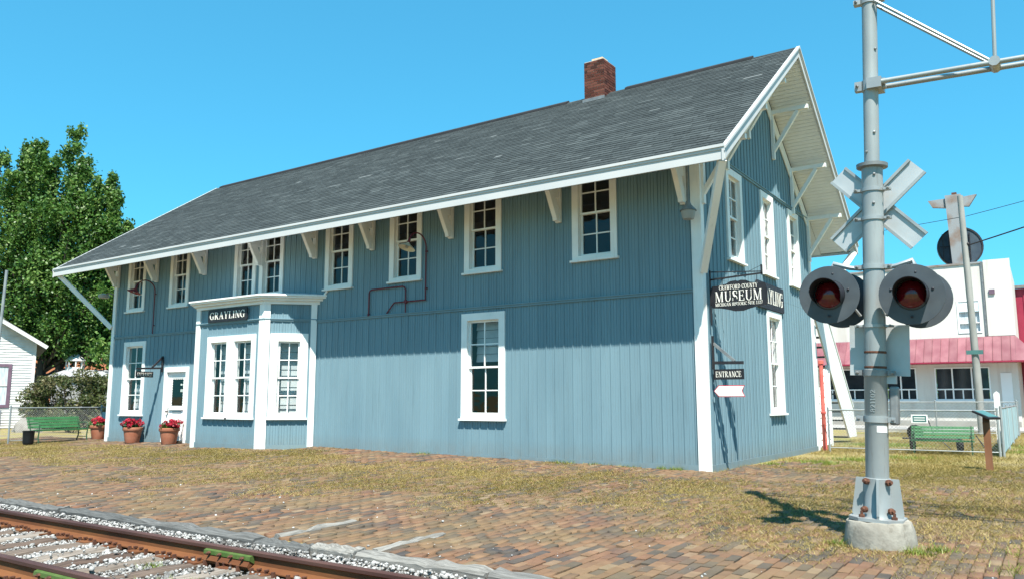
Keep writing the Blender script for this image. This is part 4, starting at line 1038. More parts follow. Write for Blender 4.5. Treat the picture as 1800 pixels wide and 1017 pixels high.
# chimney of separate bricks
cx0, cx1, cy0, cy1, cz0, cz1 = -4.42, -3.84, 3.60, 4.30, 8.75, 10.12
b = MB(); b.box(cx0 + .012, cx1 - .012, cy0 + .012, cy1 - .012, cz0, cz1 - .005); chim = b.build('chimney', 'mortar', depot)
chim['label'] = 'dark red brick chimney with a pale flue tile'
z = cz0 + .1; row = 0
while z < cz1 - .04:
    for (ax, lo, hi, fixed, sgn) in (('x', cx0, cx1, cy0, -1), ('y', cy0, cy1, cx1, 1), ('x', cx0, cx1, cy1, 1), ('y', cy0, cy1, cx0, -1)):
        stp = .195; s_ = lo - (stp / 2 if row % 2 else 0)
        while s_ < hi - .02:
            e0, e1 = max(s_, lo) + .005, min(s_ + stp, hi) - .005
            if e1 - e0 > .03:
                b = MB(); t_ = random.random(); dp = random.uniform(0, .004)
                a_, c_ = (fixed - dp, fixed + .05) if sgn < 0 else (fixed - .05, fixed + dp)
                if ax == 'x': b.box(e0, e1, a_, c_, z, z + .062, t_)
                else: b.box(a_, c_, e0 + .052 if e0 < cy0 + .05 else e0, e1 - .052 if e1 > cy1 - .05 else e1, z, z + .062, t_)
                b.build('brick', 'chimney_brick', chim)
            s_ += stp
    z += .074; row += 1
b = MB(); b.box(cx0 + .13, cx1 - .13, cy0 + .2, cy1 - .2, cz1 - .01, cz1 + .13); b.build('flue_tile', 'flue_tile', chim)
b = MB(); b.box(cx0 - .03, cx1 + .03, cy0 - .05, cy0 - .001, 8.95, 9.08); b.build('flashing', 'galv_dark', chim)

# ================================================================== SIGNS AND LAMPS ON THE DEPOT
# GRAYLING over the bay
s = thing('name_sign', 'black sign reading GRAYLING above the bay windows', 'sign', (-12.74, -BY, 3.52), 0, 'black station name signs')
Tl = lambda u, v, w: (u, -w, v)
mb = MB(Tl); mb.prism([(-.80, -.17, .056), (.80, -.17, .056), (.83, -.14, .056), (.83, .14, .056), (.80, .17, .056), (-.80, .17, .056), (-.83, .14, .056), (-.83, -.14, .056)], (0, 0, .03)); mb.build('board', 'sign_black', s)
lettering('GRAYLING', Tl, -.74, .74, -.095, .19, .0865, s)
# GRAYLING on the gable wall
s = thing('name_sign', 'black sign ending in LING on the gable wall behind the museum sign', 'sign', (0, 4.16, 3.585), 0, 'black station name signs')
Tg = lambda u, v, w: (w, u, v)
mb = MB(Tg); mb.prism([(-.97, -.29, .02), (.97, -.29, .02), (1.01, -.25, .02), (1.01, .25, .02), (.97, .29, .02), (-.97, .29, .02), (-1.01, .25, .02), (-1.01, -.25, .02)], (0, 0, .035)); mb.build('board', 'sign_black', s)
lettering('GRAYLING', Tg, -.88, .88, -.16, .33, .0555, s)

# museum sign on its iron bracket, projecting from the corner of the gable wall
YS = 0.30
br = thing('sign_bracket', 'black iron bracket holding the museum sign at the depot corner', 'bracket', (0.047, YS, 3.4))
mb = MB(); mb.box(0, .02, -.02, .02, -.75, .28); mb.build('wall_plate', 'iron_black', br)
mb = MB(); mb.beam((.02, 0, .245), (.99, 0, .175), .018, .018); mb.build('top_bar', 'iron_black', br)
mb = MB(); mb.beam((.02, 0, .10), (.99, 0, .145), .03, .03); mb.build('arm', 'iron_black', br)
mb = MB(); mb.beam((.985, 0, .11), (.985, 0, .30), .03, .03, (0, 1, 0)); mb.build('end_post', 'iron_black', br)
mb = MB(); mb.tube([(.98, 0, .29), (.72, .12, .22), (.0, .5, .15)], .004, 5); mb.build('stay_wire', 'iron_black', br)
s = thing('museum_sign', 'shaped black sign reading CRAWFORD COUNTY MUSEUM MICHIGAN HISTORIC SITE 1327', 'sign', (0.59, YS, 3.165))
s.rotation_euler = (0, 0.0, 0)
Th = lambda u, v, w: (u, -w, v)
out = []
pts = [(-.53, -.10), (-.53, .10), (-.50, .20), (-.34, .215), (-.22, .235), (-.15, .275), (-.05, .285), (0, .27), (.05, .285), (.15, .275), (.22, .235), (.34, .215), (.50, .20), (.53, .10), (.53, -.10), (.50, -.20), (.34, -.215), (.20, -.245), (.08, -.28), (-.08, -.28), (-.20, -.245), (-.34, -.215), (-.50, -.20)]
mb = MB(Th); mb.prism([(a_, b_, -.015) for a_, b_ in pts], (0, 0, .03)); mb.build('board', 'sign_black', s)
lettering('CRAWFORD COUNTY', Th, -.36, .36, .125, .085, .0155, s)
lettering('MUSEUM', Th, -.44, .44, -.095, .19, .0155, s)
lettering('MICHIGAN HISTORIC SITE 1327', Th, -.44, .44, -.175, .06, .0155, s)
for u in (-.30, .34):
    mb = MB(); mb.tube([(u, 0, .22), (u, 0, .36)], .006, 5); mb.build('hanger', 'iron_black', s)
# entrance sign with arrow on a wooden bracket
br = thing('sign_bracket', 'dark wooden bracket above the white arrow at the depot corner', 'bracket', (0.047, YS, 1.95))
mb = MB(); mb.box(0, .035, -.025, .025, -.12, .50); mb.build('wall_plate', 'iron_black', br)
mb = MB(); mb.beam((.03, 0, .0), (.58, 0, -.01), .045, .055); mb.build('arm', 'iron_black', br)
mb = MB(); mb.beam((.03, 0, .36), (.42, 0, .02), .04, .05); mb.build('brace', 'galv_dark', br)
s = thing('entrance_sign', 'small black ENTRANCE sign with a white arrow at the depot corner', 'sign', (0.345, YS, 1.735))
mb = MB(Th); mb.box(-.285, .285, -.095, .095, -.012, .012); mb.build('board', 'sign_black', s)
lettering('ENTRANCE', Th, -.24, .24, -.05, .105, .0125, s)
def arrow(k, z): return [(-.29 * k - (.0 if k == 1 else .0), z), (-.20, z + .105 * k), (.29 * k, z + .105 * k), (.24 * k, z), (.29 * k, z - .105 * k), (-.20, z - .105 * k)]
mb = MB(Th); mb.prism([(a_, b_, -.008) for a_, b_ in arrow(1.0, -.305)], (0, 0, .012)); ar = mb.build('arrow', 'red_paint', s)
mb = MB(Th); mb.prism([(a_ * .955, -.305 + (b_ + .305) * .87, .0042) for a_, b_ in arrow(1.0, -.305)], (0, 0, .003)); mb.build('arrow_face', 'trim', ar)
for u in (-.2, .2):
    mb = MB(); mb.tube([(u, 0, .09), (u, 0, .19)], .004, 5); mb.tube([(u, 0, -.2), (u, 0, -.09)], .003, 5); mb.build('hanger', 'iron_black', s)
# left entrance sign, projecting from the front wall beside the door
AL = 0.10
br = thing('sign_bracket', 'dark bracket on the front wall between left window and white door', 'bracket', (-17.15, -.02, 2.25), AL)
mb = MB(); mb.box(-.03, .03, -.03, .0, -.12, .36); mb.build('wall_plate', 'iron_black', br)
mb = MB(); mb.beam((0, -.02, 0), (0, -.88, -.04), .05, .055); mb.build('arm', 'iron_black', br)
mb = MB(); mb.beam((0, -.02, .33), (0, -.36, .01), .045, .045); mb.build('brace', 'iron_black', br)
s = thing('entrance_sign', 'small black ENTRANCE sign hanging beside the white door', 'sign', (-17.20, -.56, 2.05), AL)
Tq = lambda u, v, w: (w, u, v)
mb = MB(Tq); mb.box(-.29, .29, -.085, .085, -.012, .012); mb.build('board', 'sign_black', s)
lettering('ENTRANCE', Tq, -.25, .25, -.05, .1, .0125, s)
for u in (-.2, .2):
    mb = MB(); mb.tube([(0, u, .08), (0, u, .17)], .004, 5); mb.build('hanger', 'iron_black', s)

def arc_pts(c, r, a0, a1, n, fx):
    return [fx(c[0] + r * math.cos(math.radians(a0 + (a1 - a0) * k / n)), c[1] + r * math.sin(math.radians(a0 + (a1 - a0) * k / n))) for k in range(n + 1)]
def gooseneck(name, lab, x, zlow, ztop, reach, shade_mat, inner_mat, tilt, flange_to=None):
    """wall conduit rising from the belt, bent over, with an enamel shade at its end"""
    R = thing(name, lab, 'lamp', (x, -.02, zlow), 0, 'gooseneck lamps on the front wall')
    h = ztop - zlow; r = reach / 2
    pts = [(0, -.035, 0), (0, -.035, h - r)] + arc_pts((.035 + r, h - r), r, 180, 20, 10, lambda p, z: (0, -p, z))
    mb = MB(); mb.tube(pts, .017, 8); mb.build('conduit', 'conduit_red', R, smooth=True)
    e = Vector(pts[-1]); ax = Vector((-.12, -.32, -1)).normalized()
    mb = MB(); mb.lathe([(.02, -.02), (.03, .0), (.035, .10)], 12, e, ax); mb.build('socket', 'conduit_red', R, smooth=True)
    mb = MB(); prof = [(.034, .09), (.05, .12), (.12, .16), (.20, .22), (.205, .225)]
    mb.lathe(prof, 24, e, ax, close=False); sh = mb.build('shade', shade_mat, R, smooth=True)
    mb = MB(); mb.lathe([(.03, .10), (.115, .165), (.198, .223)], 24, e, ax, close=False); mb.build('shade_lining', inner_mat, sh, smooth=True)
    mb = MB(); mb.lathe([(.0, .235), (.03, .225), (.04, .19), (.025, .14)], 12, e, ax); mb.build('bulb', 'frosted', sh, smooth=True)
    mb = MB(); mb.box(-.035, .035, -.03, 0, .25, .28); mb.box(-.035, .035, -.03, 0, h - r - .1, h - r - .07); mb.build('clamp', 'conduit_red', R)
    return R
gooseneck('wall_lamp', 'dark red gooseneck lamp at the leftmost upper window', -17.75, 3.32, 4.95, .62, 'lamp_red', 'lamp_red', 0)
R = gooseneck('wall_lamp', 'cream gooseneck lamp on red conduit in front of an upper window', -6.67, 3.58, 5.10, .60, 'enamel_cream', 'enamel_cream', 0)
mb = MB(); y = -.03
mb.tube([(0, y, 0), (-.62, y, 0)], .017, 8); mb.tube([(-.62, y, 0), (-.62, y, -.26)], .014, 8); mb.tube([(-.62, y, 0), (-.62, y, .28), (-.66, y, .345), (-.72, y, .37), (-1.72, y, .37), (-1.79, y, .345), (-1.82, y, .28), (-1.82, y, -.24)], .017, 8)
mb.tube([(-.62, y, 0), (-.98, y, 0), (-1.22, y, -.24)], .016, 8)
mb.build('wall_conduit', 'conduit_red', R, smooth=True)
mb = MB(); mb.lathe([(.045, 0), (.045, .05), (.02, .055)], 10, (-.62, -.055, 0), (0, 1, 0)); mb.lathe([(.03, 0), (.03, .06)], 8, (-1.82, y, -.27), (0, 0, 1)); mb.build('junction_box', 'conduit_red', R)
# lantern under the eave at the right corner
R = thing('hanging_lantern', 'grey lantern hanging on a pipe under the right eave corner', 'lantern', (-.07, -.36, 4.56))
mb = MB(); mb.tube([(0, 0, .30), (0, 0, 1.22)], .028, 8); mb.build('pipe', 'lamp_grey', R)
mb = MB(); mb.lathe([(.035, .34), (.05, .30), (.06, .27), (.15, .17), (.155, .155)], 16, close=False); mb.build('cap', 'lamp_grey', R, smooth=True)
mb = MB(); mb.lathe([(.0, .0), (.10, .0), (.112, .03), (.135, .155), (.0, .157)], 16); mb.build('glass', 'frosted', R, smooth=True)
# flood lamp on the left corner
R = thing('corner_lamp', 'small grey round lamp on the far left corner of the depot', 'lamp', (-20.13, -.1, 4.66))
mb = MB(); mb.tube([(0, .05, .06), (-.1, -.02, .1), (-.25, -.1, .08)], .018, 6); mb.build('arm', 'lamp_grey', R)
mb = MB(); mb.lathe([(.04, .10), (.16, .06), (.17, .0), (.15, -.05), (.0, -.06)], 16, (-.30, -.12, .0)); mb.build('head', 'frosted', R, smooth=True)

# ================================================================== RAILROAD CROSSING SIGNAL
FX, FY = 3.77, -5.32
FZ = gzf(FX, FY)
ft = MB()
prof = [(.335, -.1), (.33, .03), (.315, .15), (.295, .222), (.28, .235), (.0, .24)]
n = 28; rings = []
for (r, h) in prof:
    rings.append([ft.pt((r * (1 + .035 * math.sin(3 * a + h * 9) + random.gauss(0, .008)) * math.cos(a), r * (1 + .03 * math.cos(2 * a)) * math.sin(a), h + random.gauss(0, .004))) for a in [2 * math.pi * j / n for j in range(n)]])
for k in range(len(rings) - 1):
    for j in range(n): ft.f.append([rings[k][j], rings[k][(j + 1) % n], rings[k + 1][(j + 1) % n], rings[k + 1][j]]); ft.t.append(.5)
fo = ft.build('concrete_footing', 'concrete', None, smooth=True, recalc=False, loc=(FX, FY, FZ))
tag(fo, 'rough round concrete footing under the crossing signal mast', 'footing')
SZ = FZ + .235
sig = thing('crossing_signal', 'silver railroad crossing signal mast with red lights, crossbuck back and overhead arm', 'crossing signal', (FX, FY, SZ))
sig.rotation_euler = (0, .043, 0)
def Z(z): return z - SZ
# base casting
mb = MB()
mb.prism([(a_ * .245, b_ * .245, 0) for a_, b_ in ((-1, -.55), (-.55, -1), (.55, -1), (1, -.55), (1, .55), (.55, 1), (-.55, 1), (-1, .55))], (0, 0, .03))
base_ = mb.build('base_plate', 'galv', sig)
mb = MB(); mb.lathe([(.15, .03), (.128, .08), (.124, .40), (.115, .405)], 24); cas = mb.build('base_casting', 'silver_paint', sig, smooth=True)
for k in range(4):
    a0 = math.radians(-80 + 90 * k); c_, s_ = math.cos(a0), math.sin(a0)
    mb = MB(lambda u, v, w, c_=c_, s_=s_: (c_ * u - s_ * w, s_ * u + c_ * w, v))
    mb.prism([(.10, .031, -.012), (.225, .031, -.012), (.235, .06, -.012), (.195, .40, -.012), (.10, .40, -.012)], (0, 0, .024)); mb.build('fin', 'silver_paint', cas)
for k in range(4):
    a0 = math.radians(-35 + 90 * k); c_, s_ = math.cos(a0), math.sin(a0)
    for z, r in ((.37, .125), (.10, .15)):
        mb = MB(); mb.lathe([(.030, 0), (.032, .03), (.022, .035), (.018, .055)], 8, (c_ * r, s_ * r, z), (c_, s_, .15)); mb.build('bolt', 'bolt_rust', cas)
    mb = MB(); mb.lathe([(.028, .03), (.028, .055), (.014, .056), (.014, .09)], 6, (c_ * .205, s_ * .205, 0)); mb.build('anchor_nut', 'bolt_rust', base_)
mb = MB()
mb.lathe([(.108, .40), (.108, Z(1.49)), (.112, Z(1.495)), (.112, Z(1.56)), (.102, Z(1.565)), (.102, Z(3.66)), (.074, Z(3.67)), (.074, Z(6.55)), (.0, Z(6.56))], 32)
mast = mb.build('mast', 'silver_paint', sig, smooth=True)
for z in (1.585, 1.735):
    mb = MB(); mb.lathe([(.1035, z - SZ - .012), (.106, z - SZ), (.1035, z - SZ + .012)], 24, close=False); mb.build('rust_ring', 'bolt_rust', mast)
mb = MB(); mb.lathe([(.104, Z(3.63)), (.15, Z(3.64)), (.152, Z(3.675)), (.09, Z(3.69)), (.08, Z(3.69))], 28); mb.build('flange', 'galv_dark', mast, smooth=True)
def band(z, r, h=.05, m='galv', ears=True):
    mb = MB(); mb.lathe([(r, Z(z) - h / 2), (r + .012, Z(z) - h / 2), (r + .012, Z(z) + h / 2), (r, Z(z) + h / 2)], 28); b_ = mb.build('band', m, mast, smooth=True)
    if ears:
        for s_ in (-1, 1):
            e = MB(); e.box(s_ * (r + .005) if s_ > 0 else -(r + .075), (r + .075) if s_ > 0 else -(r + .005), -.05, .02, Z(z) - h / 2 + .005, Z(z) + h / 2 - .005); e.build('lug', m, b_)
            e = MB(); e.lathe([(.016, 0), (.016, .02), (.008, .022), (.008, .05)], 6, (s_ * (r + .05), -.05, Z(z)), (0, -1, 0)); e.build('bolt', 'galv_dark', b_)
band(3.40, .102, .035); band(3.10, .102, .035); band(2.60, .102, .05); band(2.0, .102, .03); band(1.53, .112, .06, 'galv_dark'); band(1.07, .108, .06)
# crossbuck, seen from behind: two flanged blades
yb = .125
xb = MB(); 
for k, ang in enumerate((45, -45)):
    a0 = math.radians(ang); c_, s_ = math.cos(a0), math.sin(a0); yo = yb + .03 * k
    Tx = lambda u, v, w, c_=c_, s_=s_, yo=yo: (.02 + c_ * u - s_ * v, yo + w, Z(3.255) + s_ * u + c_ * v)
    mb = MB(Tx); mb.box(-.545, .545, -.115, .115, 0, .004); bl = mb.build('crossbuck_blade', 'alu_plate', sig)
    for v in (-.10, .10):
        e = MB(Tx); e.box(-.545, .545, v - .014, v + .014, -.022, -.0005); e.build('stiffener', 'galv', bl)
# lights: front pair faces the camera side, rear pair faces away
def light(x, z, facing, lab):
    f = -1 if facing == 'front' else 1
    yo = -.20 if f < 0 else .26
    o = Vector((x, yo, Z(z))); ax = Vector((.06, f, -.04)).normalized()
    mb = MB(); mb.lathe([(.155, .0), (.292, .0), (.294, .006), (.292, .012), (.155, .012)], 40, o, ax, close=False); d = mb.build('background_disc', 'disc_back', sig, smooth=True)
    d['label'] = lab
    mb = MB(); mb.lathe([(.06, -.17), (.12, -.15), (.15, -.06), (.156, .0), (.15, .011), (.135, .03)], 24, o, ax); mb.build('housing', 'hood_black' if f > 0 else 'disc_back', d, smooth=True)
    mb = MB(); mb.lathe([(.138, .02), (.125, .05), (.09, .075), (.045, .088), (.0, .092)], 28, o, ax, close=False); mb.build('lens', 'lens_red', d, smooth=True)
    z_ = ax; x_ = z_.cross(Vector((0, 0, 1))).normalized(); y_ = z_.cross(x_)
    # hood: an arched visor, open below, longest on top
    mb = MB(); n = 26; A = []; B = []
    for th_r in (.152, .147):
        a_ = []; b_ = []
        for j in range(n + 1):
            th = math.radians(-35 + 250 * j / n); k = math.sin(max(0, min(math.pi, (th + .62) / 4.37 * math.pi)))
            dirv = x_ * math.cos(th) + Vector((0, 0, 1)) * math.sin(th)
            a_.append(mb.pt(o + dirv * th_r + ax * .01)); b_.append(mb.pt(o + dirv * (th_r * .97) + ax * (.05 + .29 * k ** .4)))
        A.append(a_); B.append(b_)
    for q in (0, 1):
        for j in range(n): mb.f.append([A[q][j], A[q][j + 1], B[q][j + 1], B[q][j]]); mb.t.append(.5)
    for j in range(n): mb.f.append([B[0][j], B[0][j + 1], B[1][j + 1], B[1][j]]); mb.t.append(.5)
    mb.build('hood', 'hood_black', d, smooth=True, recalc=True)
    for a_ in (100, 165, 15, 270):
        e = o + (x_ * math.cos(math.radians(a_)) + Vector((0, 0, 1)) * math.sin(math.radians(a_))) * (.215 if a_ in (100, 270) else .19) + ax * .012
        mb = MB(); mb.lathe([(.013, 0), (.013, .008), (.006, .012)], 8, e, ax); mb.build('bolt', 'hood_black', d)
    return d
light(-.392, 2.31, 'front', 'left red lamp disc facing the track'); light(.372, 2.29, 'front', 'right red lamp disc facing the track')
light(-.36, 2.30, 'rear', 'left disc turned away from the track'); light(.39, 2.29, 'rear', 'right disc turned away from the track')
for s_, xe in ((-1, -.392), (1, .372)):
    mb = MB(); mb.tube([(s_ * .11, -.02, Z(2.585)), (s_ * .22, -.03, Z(2.60)), (xe * .98, -.03, Z(2.645)), (xe, -.03, Z(2.60)), (xe, -.03, Z(2.42))], [.022, .024, .03, .034, .034], 8); mb.build('light_arm', 'galv', sig, smooth=True)
    mb = MB(); mb.tube([(xe, -.15, Z(2.36)), (xe, .2, Z(2.36))], .04, 8); mb.build('light_yoke', 'galv', sig)
mb = MB(); mb.tube([(.12, -.05, Z(2.10)), (.19, -.08, Z(2.2)), (.26, -.08, Z(2.28))], .014, 6); mb.tube([(-.12, -.05, Z(2.10)), (-.19, -.08, Z(2.2)), (-.26, -.08, Z(2.28))], .014, 6); mb.build('cable', 'galv_dark', sig, smooth=True)
# plate of the track-count sign, bell box, sticker and cast number
mb = MB(); mb.box(-.265, .30, .118, .122, Z(1.505), Z(2.02)); mb.build('plate', 'alu_plate', sig)
mb = MB(); mb.box(.125, .205, -.03, .10, Z(1.02), Z(1.40)); bx_ = mb.build('relay_box', 'galv_dark', sig)
bx_.modifiers.new('b', 'BEVEL').width = .02; bx_.modifiers['b'].segments = 3
mb = MB(); mb.box(.10, .19, -.02, .05, Z(1.425), Z(1.51)); mb.build('small_plate', 'alu_plate', sig)
ca = math.radians(-52)
Tst = lambda u, v, w: ((.1085 + w) * math.cos(ca + u / .108), (.1085 + w) * math.sin(ca + u / .108), v)
mb = MB(Tst)
for k in range(5): mb.box(-.05 + k * .022, -.028 + k * .022, Z(.945), Z(1.005), .0, .002)
mb.build('sticker', 'trim', sig)
mb = MB(); mb.lathe([(.115, Z(6.2)), (.115, Z(6.55))], 20); mb.build('cap_band', 'galv', mast)
# cast number turned on its side up the mast
can = math.radians(-95)
Tn_ = lambda u, v, w: ((.1085 + w) * math.cos(can - (v - .02) / .108), (.1085 + w) * math.sin(can - (v - .02) / .108), Z(1.14) + u)
lettering('821102', Tn_, .0, .22, .0, .045, .0, sig, m='silver_paint', th=.005, name='cast_number')
# overhead arm: twin lower chords, post, twin diagonals, upper chords
arm_l = 4.2
band(4.52, .074, .11)
for y in (-.085, .085):
    mb = MB(); mb.tube([(.0, y, Z(4.52)), (arm_l, y, Z(4.52))], .026, 10); ch = mb.build('arm_chord', 'silver_paint', sig, smooth=True)
    mb = MB(); mb.tube([(.0, y, Z(6.35)), (arm_l, y, Z(6.35))], .026, 10); mb.build('arm_chord', 'silver_paint', sig, smooth=True)
    mb = MB(); mb.tube([(.06, y * .9, Z(5.42)), (1.08, y * .6, Z(4.56))], .016, 8); mb.build('arm_diagonal', 'silver_paint', sig, smooth=True)
    mb = MB(); mb.tube([(1.12, y * .9, Z(6.33)), (2.2, y * .9, Z(4.56))], .016, 8); mb.build('arm_diagonal', 'silver_paint', sig, smooth=True)
mb = MB(); mb.tube([(1.12, 0, Z(4.5)), (1.12, 0, Z(6.38))], .018, 8); mb.build('arm_post', 'silver_paint', sig, smooth=True)
mb = MB(); mb.tube([(2.2, 0, Z(4.5)), (2.2, 0, Z(6.38))], .018, 8); mb.build('arm_post', 'silver_paint', sig, smooth=True)
mb = MB(); mb.lathe([(.05, 0), (.05, .22)], 10, (1.12, -.11, Z(4.53)), (0, 1, 0)); mb.build('joint', 'galv', sig, smooth=True)
mb = MB(); mb.box(-.02, .12, -.12, .12, Z(4.46), Z(4.57)); mb.build('arm_bracket', 'galv', sig)
band(5.45, .074, .06)
for z, a_ in ((3.55, -70), (3.25, -75), (4.0, -60), (3.8, -120), (4.9, -40)):
    a0 = math.radians(a_); r = .102 if z < 3.63 else .074
    mb = MB(); mb.lathe([(.014, -.005), (.014, .012), (.006, .016)], 8, (math.cos(a0) * r, math.sin(a0) * r, Z(z)), (math.cos(a0), math.sin(a0), 0)); mb.build('bolt', 'galv_dark', mast)

# ================================================================== PLANTERS, BENCHES, YARD
def leaf_soup(centers, radii, n_per, size, up=.3, flat=.4, seed=1, tone_mu=.5, tone_sd=.22, shell=.55, soft=0.0):
    """leaf-sized quads scattered through ellipsoidal clumps"""
    r = np.random.default_rng(seed); Vs = []; Ts = []
    for (c, rad) in zip(centers, radii):
        n = n_per if np.isscalar(n_per) else n_per[len(Ts)]
        d = r.normal(size=(n, 3)); d /= np.linalg.norm(d, axis=1)[:, None]
        rr = r.random(n) ** (1 / 3.) * (1 - shell) + shell * r.random(n) ** .25
        p = np.array(c) + (r.normal(0, soft, (n, 3)) if soft else d * rr[:, None]) * np.array(rad)
        nrm = d * .6 + r.normal(0, .7, (n, 3)); nrm[:, 2] += up; nrm /= np.linalg.norm(nrm, axis=1)[:, None]
        t1 = np.cross(nrm, r.normal(size=(n, 3))); t1 /= np.linalg.norm(t1, axis=1)[:, None]; t2 = np.cross(nrm, t1)
        s = size * r.uniform(.6, 1.35, n)[:, None]
        q = np.stack([p - t1 * s * .55, p + t2 * s * .38 + nrm * s * .08, p + t1 * s * .6, p - t2 * s * .38 + nrm * s * .08], 1)
        Vs.append(q.reshape(-1, 3)); Ts.append(np.clip(r.normal(tone_mu, tone_sd, n) + r.normal(0, .17), 0, 1))
    V = np.concatenate(Vs); n = len(V) // 4
    return V, np.arange(n * 4).reshape(-1, 4), np.concatenate(Ts)
def planter(loc, lab, seed, sc=1.0, pink=False):
    R = thing('flower_pot', lab, 'flower pot', loc, 0, 'terracotta pots of red geraniums'); rr = random.Random(seed)
    mb = MB(); mb.lathe([(.0, 0), (.19, 0), (.20, .02), (.255, .36), (.275, .365), (.285, .38), (.285, .45), (.275, .46), (.255, .455), (.245, .40), (.0, .40)], 28); mb.build('pot', 'terracotta', R, smooth=True)
    mb = MB(); mb.lathe([(.246, .405), (.0, .43)], 20, close=False); mb.build('soil', 'soil', R)
    cs = [(rr.uniform(-.22, .22), rr.uniform(-.2, .2), .50 + rr.uniform(-.03, .05)) for _ in range(9)]
    V, F, t = leaf_soup(cs, [(.11, .11, .09)] * 9, 90, .055, seed=seed, up=.8); raw_mesh('leaves', V, F, t, 'leaf_plant', R)
    for k in range(18):
        a0 = rr.uniform(0, 6.28); d = .27 * math.sqrt(rr.random()) + (.04 if k < 4 else 0); c = (d * math.cos(a0), d * math.sin(a0), .645 + rr.uniform(-.07, .09) - d * .25)
        V, F, t = leaf_soup([c], [(.072, .072, .056)], 70, .040, seed=seed * 50 + k, up=.5, shell=.8); raw_mesh('flower_head', V, F, t, 'petal_pink' if pink and k in (5, 8) else 'petal_red', R)
        mb = MB(); mb.tube([(c[0] * .5, c[1] * .5, .42), (c[0], c[1], c[2] - .02)], .004, 4); mb.build('stem', 'leaf_plant', R)
    return R
planter((-17.98, -.36, gzf(-17.98, -.36)), 'terracotta pot of red geraniums below the left ENTRANCE sign', 3)
planter((-15.98, -.42, gzf(-15.98, -.42)), 'terracotta pot of red and pink geraniums before the white door', 5, pink=True)
planter((-21.35, .42, 0.0), 'terracotta pot of red geraniums at the right end of the left bench', 8)

def bench(loc, rotz, lab, length=1.7, k=1.0):
    R = thing('park_bench', lab, 'bench', loc, rotz, 'green slatted benches'); h = length / 2
    def bar(name, p, q, w, t, m='bench_green', up=(0, 0, 1)):
        mb = MB(); mb.beam([c * (1 if i == 0 else k) for i, c in enumerate(p)], [c * (1 if i == 0 else k) for i, c in enumerate(q)], w * k, t * k, up); mb.build(name, m, R)
    for j in range(4): y = -.26 + j * .115; bar('seat_slat', (-h, y, .42 - j * .012), (h, y, .42 - j * .012), .095, .03)
    for j in range(4):
        z = .50 + j * .095; y = .20 + j * .038
        bar('back_slat', (-h, y, z), (h, y, z), .022, .078, up=(0, .35, 1))
    for s in (-1, 1):
        x = s * (h - .06)
        mb = MB(); P = lambda y, z: (x, y * k, z * k)
        mb.tube([P(-.30, 0), P(-.27, .2), P(-.30, .40)], .022 * k, 6); mb.tube([P(.26, 0), P(.17, .2), P(.16, .40), P(.33, .84)], .022 * k, 6); mb.tube([P(-.30, .40), P(.16, .385)], .02 * k, 6)
        mb.tube([P(-.30, .40), P(-.30, .60), P(-.22, .64), P(.22, .62)], .017 * k, 6); mb.tube([P(-.27, .15), P(.18, .15)], .014 * k, 6)
        mb.build('end_frame', 'bench_iron', R, smooth=True)
    return R
bench((-21.30, -.92, 0 + gzf(-21.3, -.9)), math.radians(98), 'green slatted bench by the chain-link fence left of the depot', 1.75, .95)
bench((2.86, 8.12, -.03), math.radians(4), 'green slatted bench in the yard right of the signal mast', 1.36, .80)
R = thing('trash_can', 'small black bin left of the green bench', 'trash can', (-20.62, -2.12, gzf(-20.6, -2.1)))
mb = MB(); mb.lathe([(.0, 0), (.13, 0), (.135, .02), (.165, .40), (.175, .405), (.175, .43), (.16, .43), (.15, .06), (.0, .05)], 18); mb.build('bin', 'plastic_black', R, smooth=True)

def chain_fence(name, lab, p, q, h, posts, group=None, mesh_r=.0022, pitch=.075, z0=0.0, gate=None, bottom=True):
    p, q = Vector((*p, z0)), Vector((*q, z0)); d = q - p; Ln = d.length; ang = math.atan2(d.y, d.x)
    R = thing(name, lab, 'fence', p, ang, group)
    for t in posts:
        mb = MB(); mb.tube([(t, 0, -.05), (t, 0, h + .05)], .028, 8); mb.lathe([(.034, h + .05), (.03, h + .07), (.0, h + .09)], 8, (t, 0, 0)); mb.build('post', 'galv', R, smooth=True)
    mb = MB(); mb.tube([(0, 0, h), (Ln, 0, h)], .019, 8); mb.build('top_rail', 'galv', R, smooth=True)
    if bottom: mb = MB(); mb.tube([(0, 0, .07), (Ln, 0, .07)], .014, 6); mb.build('bottom_rail', 'galv', R, smooth=True)
    mb = MB(); n = int(Ln / pitch) + int(h / pitch) + 2
    for k in range(-int(h / pitch) - 1, int(Ln / pitch) + 1):
        for s in (1, -1):
            x0 = k * pitch; pts = []
            if s > 0: a_, b_ = (x0, .06), (x0 + h - .06, h)
            else: a_, b_ = (x0 + h - .06, .06), (x0, h)
            (xa, za), (xb, zb) = a_, b_
            def clip(xa, za, xb, zb):
                for lim, sg in ((0, 1), (Ln, -1)):
                    ia, ib = (xa - lim) * sg >= 0, (xb - lim) * sg >= 0
                    if not ia and not ib: return None
                    if ia != ib:
                        t = (lim - xa) / (xb - xa); xm, zm = lim, za + (zb - za) * t
                        if ia: xb, zb = xm, zm
                        else: xa, za = xm, zm
                return xa, za, xb, zb
            c = clip(xa, za, xb, zb)
            if c: mb.tube([(c[0], .004 * s, c[1]), (c[2], .004 * s, c[3])], mesh_r, 3, cap=False)
    tag(mb.build('wire_mesh', 'galv', R, recalc=False), kind='stuff')
    return R
chain_fence('chain_link_fence', 'chain-link fence behind the green bench left of the depot', (-21.72, -2.2), (-21.78, .85), 1.08, [0, 2.9], 'chain-link fences', z0=-.03)
chain_fence('chain_link_gate', 'chain-link gate at the left picture border', (-21.9, -5.6), (-21.74, -2.42), .98, [0.05, 3.12], 'chain-link fences', z0=-.08)
chain_fence('chain_link_fence', 'chain-link fence in front of the right green bench', (.30, 7.70), (4.10, 7.72), 1.02, [.03, 3.77], 'chain-link fences')
